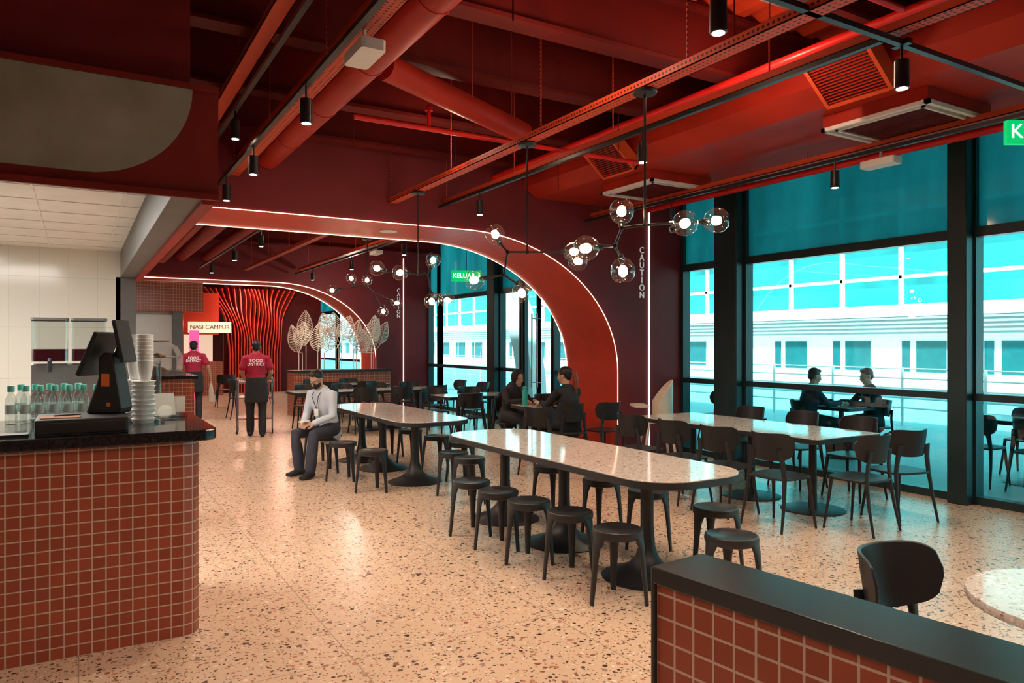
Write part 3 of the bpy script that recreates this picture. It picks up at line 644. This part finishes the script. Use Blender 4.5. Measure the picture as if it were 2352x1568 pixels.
b=nb(); box(b,-.07,.07,-.025,0,0,.14); r_=fin(b,'wall_switch_box',GREYP,loc=(-1.0,10.3,1.65),smooth=False,bevel=.004); reg(r_,'grey electrical switch box on tiled wall','switch')
# ---------------------------------------------------------------- second stall & far end
r_=root('stall_counter',(.7,12.3,0)); reg(r_,'stall counter clad in terracotta mosaic, black top','counter')
b=nb(); box(b,0,.85,0,3.3,0,1.06); fin(b,'tiled_body',TILE,r_,smooth=False)
b=nb(); box(b,-.02,.9,-.05,3.35,1.06,1.11); fin(b,'worktop',GRANITE,r_,smooth=False)
r_=root('display_case',(1.15,13.3,1.11)); reg(r_,'curved glass pastry display case on counter','display case')
b=nb(); prism(b,[(-.3,.05),(.3,.05),(.3,.3),(.22,.45),(.08,.52),(-.3,.52)],-.45,.45,'y'); fin(b,'glass_case',CLEAR,r_,smooth=False)
b=nb(); box(b,-.32,.32,-.47,.47,0,.05); box(b,-.32,.1,-.47,.47,.52,.55); box(b,-.28,.27,-.43,.43,.27,.28); fin(b,'case_frame',STEEL,r_,smooth=False)
b=nb(); 
for k in range(5): ball(b,(0,-.32+.16*k,.08),(.07,.06,.035),u=10,v=6); ball(b,(0,-.32+.16*k,.31),(.07,.06,.035),u=10,v=6)
fin(b,'pastries',TAN,r_)
b=nb(); box(b,-6,.6,17.0,17.2,0,4.3); st(fin(b,'wall_stall',WHITE,smooth=False))
b=nb(); box(b,.62,2.35,17.22,17.45,2.30,2.94); o=fin(b,'tiled_bulkhead',TILE,smooth=False); reg(o,'terracotta mosaic bulkhead above stall opening','bulkhead')
b=nb(); box(b,.6,1.75,17.5,17.6,0,2.3); st(fin(b,'wall_stall_rear',WHITE,smooth=False))
b=nb(); box(b,1.75,1.95,17.3,17.6,0,2.3); st(fin(b,'wall_post',GREYP,smooth=False))
r_=root('stall_sign',(3.50,24.2,2.12)); reg(r_,'cream illuminated shop sign with dark lettering','sign')
b=nb(); box(b,-.62,.62,0,.1,-.17,.17); fin(b,'sign_panel',SIGNW,r_,smooth=False)
text('NASI CAMPUR',.18,TXTK,'sign_lettering',r_,(0,-.01,0),(R(90),0,0),.004,off=0)
b=nb(); box(b,2.4,3.8,24.5,24.9,1.9,3.2); reg(fin(b,'stall_fascia',SOFFIT,smooth=False),'orange-red fascia of far food stall','fascia')
b=nb(); box(b,2.6,3.9,26.4,26.5,0,2.1); reg(fin(b,'stall_interior_panel',M('warm_stall_glow',(1,.75,.55),es=.7),smooth=False),'warm glowing panel in place of a lit stall interior','panel')  # panel emits by itself, glow replaces a lit stall interior
b=nb(); box(b,2.6,3.9,24.3,24.9,0,1.05); reg(fin(b,'stall_counter',TILE,smooth=False),'mosaic counter of far stall','counter')
b=nb(); box(b,2.75,3.0,22.8,22.85,1.35,2.0); box(b,2.86,2.89,22.8,22.85,0,1.35); reg(fin(b,'menu_screen',PINKE,smooth=False),'pink glowing menu screen on stand','screen')
b=nb(); ball(b,(2.45,22.85,2.2),.08); reg(fin(b,'globe_wall_lamp',LAMPG),'small round glowing wall lamp','lamp')
b=nb(); box(b,-6,2.6,22.9,23.1,0,4.3); st(fin(b,'wall_end_stall',SOFFIT,smooth=False))
r_=root('fin_screen',(4.25,25.25,0)); reg(r_,'sculptural screen of wavy red vertical fins','screen wall')
for k in range(19):
    b=nb(); x=k*.088; ph=k*.55; amp=.10
    prev=None
    for j in range(25):
        z=j/24*3.4; t=max(0,(z-1.3)/2.1); off=amp*t*math.sin(z*3.2+ph)+ (k-12)*.06*t*t; dp=.10+.25*t*(1+.5*math.sin(z*2.5+ph))
        cur=[b.verts.new(V(x+off+a,y_,z)) for a,y_ in ((-.016,-dp),(.016,-dp),(.016,.12),(-.016,.12))]
        if prev:
            for q in range(4): b.faces.new((prev[q],prev[(q+1)%4],cur[(q+1)%4],cur[q]))
        else: b.faces.new(cur[::-1])
        prev=cur
    b.faces.new(prev)
    fin(b,'wavy_fin',FINR,r_)
b=nb(); box(b,4.1,7.3,25.45,25.6,0,4.2); st(fin(b,'wall_fin_backing',DRED,smooth=False))
for p in ((4.6,24.0,2.9),(5.6,23.8,2.9)): lamp('POINT',p,60,col=(1,.6,.45),size=.1)  # added to brighten the fins, no lamps modelled here
# ---------------------------------------------------------------- planter with metal leaves
r_=root('tiled_planter',(4.1,16.35,0)); reg(r_,'planter wall clad in terracotta mosaic with black cap','planter')
b=nb(); box(b,0,2.25,0,.6,0,.97); fin(b,'tiled_body',TILE,r_,smooth=False)
b=nb(); box(b,-.03,2.28,-.03,.63,.97,1.01); fin(b,'cap',BLACK,r_,smooth=False)
def leaf(x,y,h,w,l,tilt,yaw):
    r_=root('metal_leaf',(x,y,1.01),yaw); reg(r_,'pale perforated metal leaf sculpture on thin stem','leaf sculpture','metal leaf sculptures on planter')
    b=nb(); top=V(math.sin(tilt)*h*.5,0,h-l*.9); tube(b,[V(0,0,0),V(0,0,h*.4),top],.010,6); fin(b,'stem',LEAF,r_)
    b=nb(); d=V(math.sin(tilt),0,math.cos(tilt)); s=V(math.cos(tilt),0,-math.sin(tilt))
    def wd(t): return w*math.sin(math.pi*min(1,t**.75))**.8 if 0<t<1 else 0
    def P(t,u): return top+d*(t*l)+s*(u*wd(t))+V(0,-.12*t*t+.05*abs(u),0)
    N=16
    for u0 in (-1,1): tube(b,[P(k/N,u0) for k in range(N+1)],.010,5)
    tube(b,[P(k/N,0) for k in range(N+1)],.009,5)
    for k in range(1,15):
        t=k/16
        for u0 in (-1,1): tube(b,[P(t,0),P(min(t+.05,1),u0*.5),P(min(t+.10,.99),u0)],.0085,4)
    fin(b,'leaf_blade',LEAF,r_)
random.seed(3)
for k in range(15):
    x=4.22+k*.14; leaf(x,16.42+.46*(k%3)/2,random.uniform(.95,1.3),random.uniform(.15,.20),random.uniform(.5,.65),random.uniform(-.45,.45),random.uniform(-.4,.2))
def exitsign(x,y,z,rot,w=.42,hh=.10,ts=.115):
    r_=root('exit_sign',(x,y,z),rot); reg(r_,'green illuminated exit sign with white lettering','sign','green exit signs')
    b=nb(); box(b,-w/2,w/2,-.02,.02,-hh,hh); fin(b,'sign_box',GREEN,r_,smooth=False)
    text('KELUAR',ts,TXTE,'sign_lettering',r_,(-w*.08,-.022,0),(R(90),0,0),.001,off=0)
    b=nb(); ball(b,(w/2-.04,-.024,.05),(.012,.003,.012),u=8,v=6); tube(b,[V(w/2-.04,-.023,.03),V(w/2-.045,-.023,-.01),V(w/2-.02,-.023,-.06)],.006,5); tube(b,[V(w/2-.045,-.023,-.01),V(w/2-.07,-.023,-.06)],.006,5); tube(b,[V(w/2-.065,-.023,.02),V(w/2-.02,-.023,.01)],.005,5); fin(b,'running_figure',TXTE,r_)
    b=nb(); tube(b,[V(0,0,hh),V(0,0,.5)],.008,6); fin(b,'hanger',BLACKM,r_)
exitsign(6.75,13.2,2.98,R(-28),.60,.11,.125)
exitsign(6.02,2.55,3.12,R(-30),.66,.085,.14)
# ---------------------------------------------------------------- people
def head_parts(bm,hc,rot,s=.93):
    def P(x,y,z): return hc+rot@(V(x,y,z)*s)
    def E(c,r,u=16,v=12): ball(bm,P(*c),tuple(q*s for q in r),rot.to_4x4(),u,v)
    E((0,-.012,.03),(.076,.095,.092),24,18); E((0,.022,-.035),(.060,.072,.078),20,16); E((0,.066,-.098),(.026,.022,.020)); E((0,.03,-.085),(.045,.05,.03))
    E((0,.078,.022),(.05,.014,.012))
    tube(bm,[P(0,.086,.018),P(0,.100,-.01),P(0,.110,-.03)],[.008*s,.011*s,.015*s],10,rnd=True); E((-.012,.098,-.033),(.009,.01,.008),8,6); E((.012,.098,-.033),(.009,.01,.008),8,6)
    E((0,.088,-.060),(.024,.010,.006)); E((0,.086,-.069),(.021,.010,.006))
    for k in (-1,1): E((k*.077,-.008,-.008),(.010,.020,.032),10,8); E((k*.04,.062,-.02),(.02,.022,.02))
def hand(bm,wr,d,pn,side,curl=35,s=1.0):
    d=d.normalized(); pn=(pn-d*pn.dot(d)).normalized(); t=d.cross(pn)*side
    tube(bm,[wr-d*.01,wr+d*.03*s,wr+d*.075*s],[(.026,.018),(.036,.015),(.038,.012)],12,side=t,rnd=True)
    for i,(o,L) in enumerate(((.028,.072),(.010,.08),(-.009,.075),(-.027,.058))):
        p=wr+d*.078*s+t*o; pts=[p-d*.015,p]; a=R(curl*.5); cur=p
        for seg in (.45,.32,.25):
            cur=cur+(d*math.cos(a)+pn*math.sin(a))*L*seg*s; pts.append(cur); a+=R(curl)
        tube(bm,pts,[.0095,.0095,.009,.0085,.007],8,rnd=True)
    p=wr+d*.025*s+t*.03; tube(bm,[p-t*.01,p+t*.018+d*.018+pn*.008,p+t*.024+d*.045+pn*.02,p+t*.018+d*.068+pn*.028],[.013,.012,.0105,.008],8,rnd=True)
def torso(bm,J,g,lo=-.08,hi=True,hem=0):
    sh=(J['shR']-J['shL']).normalized(); pe,ch,ne=J['pelvis'],J['chest'],J['neck']
    up=(ch-pe).normalized(); k=J.get('w',1)
    pts=[pe+up*lo,pe,pe.lerp(ch,.45),ch,ch.lerp(ne,.55),ch.lerp(ne,.82)]
    rad=[(.150*k+hem,.115+hem*.6),(.160*k+hem*.5,.120),(.137*k,.105),(.162*k,.118),(.155*k,.100),(.115*k,.078)]
    if hi: pts.append(ne); rad.append((.062,.060))
    tube(bm,pts,[(a+g,c+g) for a,c in rad],20,side=sh,rnd=True)
def arm(bm,J,s,g,frac=2.0,r=(.050,.043,.037,.035,.026),cuff=0):
    a,e,w=J['sh'+s],J['el'+s],J['wr'+s]; ne=J['neck'].lerp(J['chest'],.3)
    if frac>=2: pts=[ne.lerp(a,.55),a,a.lerp(e,.5),e,e.lerp(w,.35),w]; rr=[.05,r[0],r[1],r[2],r[3],r[4]+cuff]
    else: pts=[ne.lerp(a,.55),a,a.lerp(e,.5*frac),a.lerp(e,frac)]; rr=[.052,r[0],r[1]+.004,r[1]+.008+cuff]
    tube(bm,pts,[q+g for q in rr],14,rnd=True)
def leg(bm,J,s,g,hem=0):
    h,k,a=J['hip'+s],J['kn'+s],J['an'+s]
    tube(bm,[h,h.lerp(k,.4),k,k.lerp(a,.35),k.lerp(a,.75),a],[.088+g,.078+g,.058+g,.056+g,.042+g+hem,.036+g+hem],14,rnd=True)
def foot(bm,J,s,g):
    a=J['an'+s]; d=J['ft'+s].normalized()
    sd=V(0,0,1).cross(d)
    tube(bm,[a-d*.045+V(0,0,-.045),a+d*.02+V(0,0,-.04),a+d*.10+V(0,0,-.055),a+d*.165+V(0,0,-.06)],[(.030+g,.032+g),(.036+g,.040+g*.6),(.044+g,.026+g*.5),(.036+g,.020+g*.5)],14,side=sd,rnd=True)
    tube(bm,[a+V(0,0,.02),a-V(0,0,.04)],.036+g*.5,12,rnd=True)
def solid(bm,name,mat,parent,vox,sm=3,label=None):
    bmesh.ops.recalc_face_normals(bm,faces=bm.faces)
    me=bpy.data.meshes.new(name); bm.to_mesh(me); bm.free()
    o=bpy.data.objects.new(name,me); COL.objects.link(o)
    r=o.modifiers.new('r','REMESH'); r.mode='VOXEL'; r.voxel_size=vox
    if sm: q=o.modifiers.new('s','SMOOTH'); q.iterations=sm; q.factor=.5
    dg=bpy.context.evaluated_depsgraph_get(); m2=bpy.data.meshes.new_from_object(o.evaluated_get(dg))
    o.modifiers.clear(); o.data=m2; m2.name=name; m2.materials.clear(); m2.materials.append(mat)
    for p in m2.polygons: p.use_smooth=True
    if parent: o.parent=parent
    if label: o['label']=label
    return o
STAND=dict(pelvis=V(0,0,.93),chest=V(0,0,1.22),neck=V(0,-.01,1.42),head=V(0,.02,1.545),shL=V(-.185,0,1.355),shR=V(.185,0,1.355),
 elL=V(-.25,-.03,1.09),elR=V(.25,-.03,1.09),wrL=V(-.26,.08,.86),wrR=V(.26,.08,.86),hipL=V(-.09,0,.90),hipR=V(.09,0,.90),
 knL=V(-.10,.03,.48),knR=V(.10,-.01,.48),anL=V(-.10,.06,.09),anR=V(.10,-.10,.09),ftL=V(0,1,0),ftR=V(0,1,0),hdL=V(0,.1,-1),hdR=V(0,.1,-1),pnL=V(1,0,0),pnR=V(-1,0,0))
SIT=dict(STAND,pelvis=V(0,0,.56),chest=V(0,.03,.84),neck=V(0,.07,1.03),head=V(0,.12,1.16),shL=V(-.175,.05,.965),shR=V(.175,.05,.965),
 elL=V(-.22,.12,.72),elR=V(.22,.12,.72),wrL=V(-.08,.32,.66),wrR=V(.08,.32,.66),hipL=V(-.09,.02,.545),hipR=V(.09,.02,.545),
 knL=V(-.13,.43,.51),knR=V(.13,.43,.51),anL=V(-.13,.42,.09),anR=V(.13,.42,.09),hdL=V(.5,.8,-.1),hdR=V(-.5,.8,-.1),pnL=V(.3,0,-1),pnR=V(-.3,0,-1))
LIPS=M('lips',(.35,.1,.09),.5)
def person(loc,rot,J,label,top,bottom,shoes,hair,skin=SKIN,long=True,pitch=0,yawh=0,vox=.007,mask=False,hairkind='short',lanyard=False,apron=False,glasses=False,curl=35,names=('shirt','trousers')):
    rotm=Matrix.Rotation(R(yawh),3,'Z')@Matrix.Rotation(R(-pitch),3,'X')
    hc=J['head']; sd=(J['shR']-J['shL']).normalized()
    b=nb(); torso(b,J,0)
    for s in 'LR': arm(b,J,s,0); leg(b,J,s,0); foot(b,J,s,0)
    tube(b,[J['neck']-V(0,0,.03),J['neck'].lerp(hc,.5),hc+rotm@V(0,-.01,-.03)],[.058,.052,.05],14,rnd=True)
    head_parts(b,hc,rotm)
    hand(b,J['wrL'],J['hdL'],J['pnL'],1,curl); hand(b,J['wrR'],J['hdR'],J['pnR'],-1,curl)
    o=solid(b,'person',skin,None,vox,2); o.location=(loc[0],loc[1],loc[2] if len(loc)>2 else 0); o.rotation_euler=(0,0,rot); reg(o,label,'person')
    b=nb(); torso(b,J,.014,hi=False,lo=-.10,hem=.01)
    for s in 'LR': arm(b,J,s,.011,2.0 if long else .62,cuff=.004)
    if hairkind!='hijab':
        nk=J['neck']; up=(J['head']-nk).normalized()
        tube(b,[nk-up*.035,nk-up*.005],[(.078,.074),(.066,.064)],18,side=sd)
    solid(b,names[0],top,o,.010)
    b=nb()
    tube(b,[J['pelvis']+V(0,0,-.06),J['pelvis']+V(0,0,.06)],[(.160,.125),(.158,.122)],18,side=sd,rnd=True)
    for s in 'LR': leg(b,J,s,.012,hem=.016)
    solid(b,names[1],bottom,o,.010)
    for s in 'LR':
        b=nb(); foot(b,J,s,.010); solid(b,'shoe',shoes,o,.008)
    def P(x,y,z): return hc+rotm@(V(x,y,z)*.93)
    r4=rotm.to_4x4()
    for k in (-1,1):
        b=nb(); ball(b,P(k*.030,.0805,.004),(.0135,.010,.007),r4,10,8); fin(b,'eye',WHITE,o)
        b=nb(); ball(b,P(k*.030,.0885,.004),(.006,.004,.006),r4,8,6); fin(b,'iris',HAIR,o)
        b=nb(); tube(b,[P(k*.015,.090,.024),P(k*.032,.089,.029),P(k*.048,.078,.024)],.0032,6); fin(b,'eyebrow',HAIR,o)
    b=nb(); ball(b,P(0,.0965,-.064),(.022,.004,.005),r4,12,6); fin(b,'lips',LIPS,o)
    b=nb()
    if hairkind=='short':
        ball(b,P(0,-.024,.048),(.078,.088,.082),r4,20,16); ball(b,P(0,-.055,-.0),(.066,.052,.07),r4)
        for q in range(7): ball(b,P(-.045+.015*q,.050-.002*abs(q-3)**2,.098+.006*math.sin(q*2.1)),(.018,.026,.020),r4,10,8)
        solid(b,'hair',hair,o,.006,1)
    elif hairkind=='cap':
        ball(b,P(0,-.03,.0),(.074,.075,.075),r4,20,16); solid(b,'hair',hair,o,.006,1)
        b=nb(); ball(b,P(0,-.012,.06),(.083,.098,.075),r4,20,16); tube(b,[P(0,.06,.05),P(0,.15,.04)],[(.07,.006),(.05,.005)],14,side=rotm@V(1,0,0),rnd=True); solid(b,'cap',BLKC,o,.006,1)
    elif hairkind=='ponytail':
        ball(b,P(0,-.024,.045),(.081,.093,.085),r4,20,16); ball(b,P(0,-.06,-.0),(.066,.05,.07),r4); ball(b,P(0,-.12,.05),(.03,.03,.03),r4)
        solid(b,'hair',HAIR,o,.006,1)
        b=nb(); tube(b,[P(0,-.12,.05),P(0,-.165,.02),P(0,-.17,-.08),P(.0,-.15,-.20),P(0,-.14,-.28)],[.022,.034,.036,.028,.010],12,rnd=True); solid(b,'ponytail',hair,o,.006,1)
    elif hairkind=='hijab':
        ball(b,P(0,-.028,.020),(.096,.096,.120),r4,22,18)
        tube(b,[P(0,-.02,-.09),hc.lerp(J['neck'],.8),J['neck'].lerp(J['chest'],.35),J['neck'].lerp(J['chest'],.75)],[(.080,.068),(.10,.095),(.17,.135),(.16,.145)],20,side=sd,rnd=True)
        solid(b,'headscarf',BLKC,o,.007,2)
    if mask:
        b=nb(); ball(b,P(0,.040,-.052),(.062,.070,.052),r4,18,14); solid(b,'face_mask',BLKC,o,.006,1)
    if glasses:
        b=nb()
        for k in (-1,1):
            c=[P(k*.032+.024*math.cos(a*R(30)),.104,.002+.019*math.sin(a*R(30))) for a in range(13)]; tube(b,c,.002,5); tube(b,[P(k*.056,.10,.008),P(k*.08,.0,.008)],.002,5)
        tube(b,[P(-.008,.106,.006),P(.008,.106,.006)],.002,5); fin(b,'glasses',BLACKM,o)
    if lanyard:
        b=nb(); c=J['chest']; nk=J['neck']
        for k in (-1,1): tube(b,[nk+V(k*.06,.0,.02),nk.lerp(c,.45)+V(k*.05,.135,0),c+V(0,.145,-.06)],.0045,5)
        fin(b,'lanyard',BLKC,o)
        b=nb(); q=c+V(0,.148,-.10); box(b,q.x-.03,q.x+.03,q.y-.002,q.y+.002,q.z-.045,q.z+.045); fin(b,'id_card',WHITE,o,smooth=False)
    if apron:
        b=nb(); tube(b,[J['pelvis']+V(0,0,-.34),J['pelvis']+V(0,0,-.05),J['pelvis']+V(0,0,.10)],[(.20,.15),(.185,.148),(.172,.140)],20,side=sd); solid(b,'apron',BLKC,o,.012)
        text('FOOD',.075,TXTW,'shirt_lettering',o,(0,J['chest'].y-.140,J['chest'].z+.09),(R(90),0,0),.002)
        text('DISTRICT',.068,TXTW,'shirt_lettering',o,(0,J['chest'].y-.140,J['chest'].z+.03),(R(90),0,0),.002)
    return o
Jm=dict(SIT,w=.92,chest=V(0,.08,.86),neck=V(0,.15,1.05),head=V(0,.225,1.165),shL=V(-.165,.12,.985),shR=V(.165,.12,.985),elL=V(-.20,.17,.72),elR=V(.20,.17,.72),wrL=V(-.08,.36,.645),wrR=V(.08,.36,.645),
  knL=V(-.12,.42,.51),knR=V(.14,.44,.51),anL=V(-.10,.46,.09),anR=V(.15,.36,.09),ftL=V(-.1,1,0),ftR=V(.2,1,0),hdL=V(.55,.8,-.1),hdR=V(-.55,.8,-.1),pnL=V(.3,.1,-.4),pnR=V(-.3,.1,-.4))
am=math.atan2(-.57,-.82)-math.pi/2
person((2.70,9.08,0),am,Jm,'man in pale blue shirt sitting on stool looking at phone',SHIRTB,NAVY,BLKC,HAIR,SKIN2,pitch=30,mask=True,lanyard=True,glasses=True,vox=.006)
fx,fy=-.82,-.57
b=nb(); prism(b,rrect(-.037,.037,-.075,.075,.01,4),0,.009); o=fin(b,'smartphone',WHITE,loc=(2.70+fx*.45,9.08+fy*.45,.668),rot=am); reg(o,'smartphone held in seated man\'s hands','phone')
Jw=dict(SIT,w=.92,chest=V(0,.06,.80),neck=V(0,.12,.98),head=V(0,.19,1.10),shL=V(-.16,.09,.92),shR=V(.16,.09,.92),elL=V(-.22,.22,.76),elR=V(.22,.22,.76),wrL=V(-.09,.42,.79),wrR=V(.11,.40,.79),hdL=V(.3,1,0),hdR=V(-.3,1,0))
person((5.46,9.30,0),R(180+14),Jw,'woman in black headscarf and dress seated at table',BLKC,BLKC,BLKC,HAIR,SKIN2,hairkind='hijab',pitch=14,yawh=-14,names=('dress_top','skirt'))
Jw2=dict(SIT,w=.92,elL=V(-.24,.20,.78),elR=V(.24,.20,.78),wrL=V(-.13,.42,.80),wrR=V(.13,.42,.80),hdL=V(.3,1,0),hdR=V(-.3,1,0),head=V(0,.11,1.18))
person((5.60,7.94,0),R(8),Jw2,'woman with auburn ponytail in dark dress seated at table',BLKC,BLKC,BLKC,HAIRR,SKIN2,hairkind='ponytail',pitch=8,yawh=22,names=('dress_top','skirt'))
person((9.2,7.02,-.05),R(-118),Jw2,'person in dark top seated at terrace table',NAVY,BLKC,BLKC,HAIR,SKIN2,pitch=15,vox=.009)
person((10.0,6.50,-.05),R(62),Jw2,'person in black top seated at terrace table',BLKC,BLKC,BLKC,HAIR,SKIN2,pitch=15,vox=.009)
Js1=dict(STAND,elL=V(-.27,-.05,1.10),elR=V(.29,-.04,1.10),wrL=V(-.27,.06,.86),wrR=V(.33,.02,.86))
person((2.08,16.6,0),R(-8),Js1,'worker in magenta shirt and black apron standing, back turned',MAG,BLKC,BLKC,HAIR,SKIN,long=False,hairkind='cap',vox=.008,apron=True)
Js2=dict(STAND,elL=V(-.25,.02,1.10),elR=V(.25,.02,1.10),wrL=V(-.20,.24,1.0),wrR=V(.20,.24,1.0),hdL=V(.2,1,-.1),hdR=V(-.2,1,-.1),pnL=V(0,0,-1),pnR=V(0,0,-1))
person((2.66,13.2,0),R(-12),Js2,'worker in magenta shirt and black apron pushing a trolley',MAG,BLKC,BLKC,HAIR,SKIN,long=False,vox=.008,apron=True)
person((.42,12.9,0),R(-100),dict(STAND),'worker in magenta shirt and cap behind stall counter',MAG,BLKC,BLKC,HAIR,SKIN,long=False,hairkind='cap',vox=.009)
b=nb(); tube(b,[V(0,0,.0),V(.01,0,-.2),V(.03,.0,-.42)],[(.02,.02),(.05,.03),(.07,.03)],12); reg(fin(b,'plastic_bag',M('pale_bag',(.5,.42,.36),.5),loc=(2.41,16.57,.80)),'crumpled pale bag held by worker','bag')
r_=root('service_trolley',(2.77,13.86,0),R(-12)); reg(r_,'two-tier steel service trolley','trolley')
b=nb()
for sx in (-1,1):
    for sy in (-1,1): tube(b,[V(sx*.30,sy*.28,.09),V(sx*.30,sy*.28,.98)],.014,8)
    tube(b,[V(sx*.30,-.28,.98),V(sx*.30,.28,.98)],.013,8)
tube(b,[V(-.30,-.28,.98),V(.30,-.28,.98)],.014,8); fin(b,'trolley_frame',STEEL,r_)
for z in (.25,.62,.90):
    b=nb(); box(b,-.29,.29,-.27,.27,z,z+.03); fin(b,'shelf',STEEL,r_,smooth=False)
for sx in (-1,1):
    for sy in (-1,1):
        b=nb(); tube(b,[V(sx*.30-.012,sy*.28,.045),V(sx*.30+.012,sy*.28,.045)],.045,16); tube(b,[V(sx*.30,sy*.28,.045),V(sx*.30,sy*.28,.1)],.01,6); fin(b,'caster',BLACK,r_)
r_=root('drink_bottle',(5.34,8.66,.75)); reg(r_,'teal drink bottle standing on table','bottle')
b=nb(); lathe(b,[(.035,0),(.038,.01),(.038,.19),(.03,.21)],20); fin(b,'bottle_body',TEALP,r_)
b=nb(); lathe(b,[(.028,.21),(.028,.25),(.02,.26)],16); fin(b,'bottle_lid',TEALP,r_)
for k,(x,y) in enumerate(((5.6,8.42),(5.62,8.70),(5.85,8.55))):
    b=nb(); lathe(b,[(.05,0),(.08,.02),(.10,.03),(.098,.032),(.05,.012)],24); reg(fin(b,'plate',WHITE if k else ORANGE,loc=(x,y,.751)),'shallow food plate on the square table','plate','plates on square table')
# ---------------------------------------------------------------- light, world, camera
w=bpy.data.worlds.new('sky'); sc.world=w; w.use_nodes=True
bg=w.node_tree.nodes['Background']; bg.inputs[0].default_value=(.80,.95,1,1); bg.inputs[1].default_value=2.6
S=bpy.data.lights.new('sun','SUN'); S.energy=15; S.angle=R(3); S.color=(1,.97,.94)
so=bpy.data.objects.new('sun',S); COL.objects.link(so); so.rotation_euler=V(.50,.25,-.85).to_track_quat('-Z','Y').to_euler(); so.location=(0,0,20)
cam=bpy.data.cameras.new('camera'); co=bpy.data.objects.new('camera',cam); COL.objects.link(co)
co.location=(0,0,1.6); co.rotation_euler=(R(90),0,R(-30.66)); cam.sensor_width=36; cam.lens=1680/2352*36; cam.shift_y=6/2352; cam.clip_start=.05; cam.clip_end=200
sc.camera=co
sc.view_settings.view_transform='Standard'
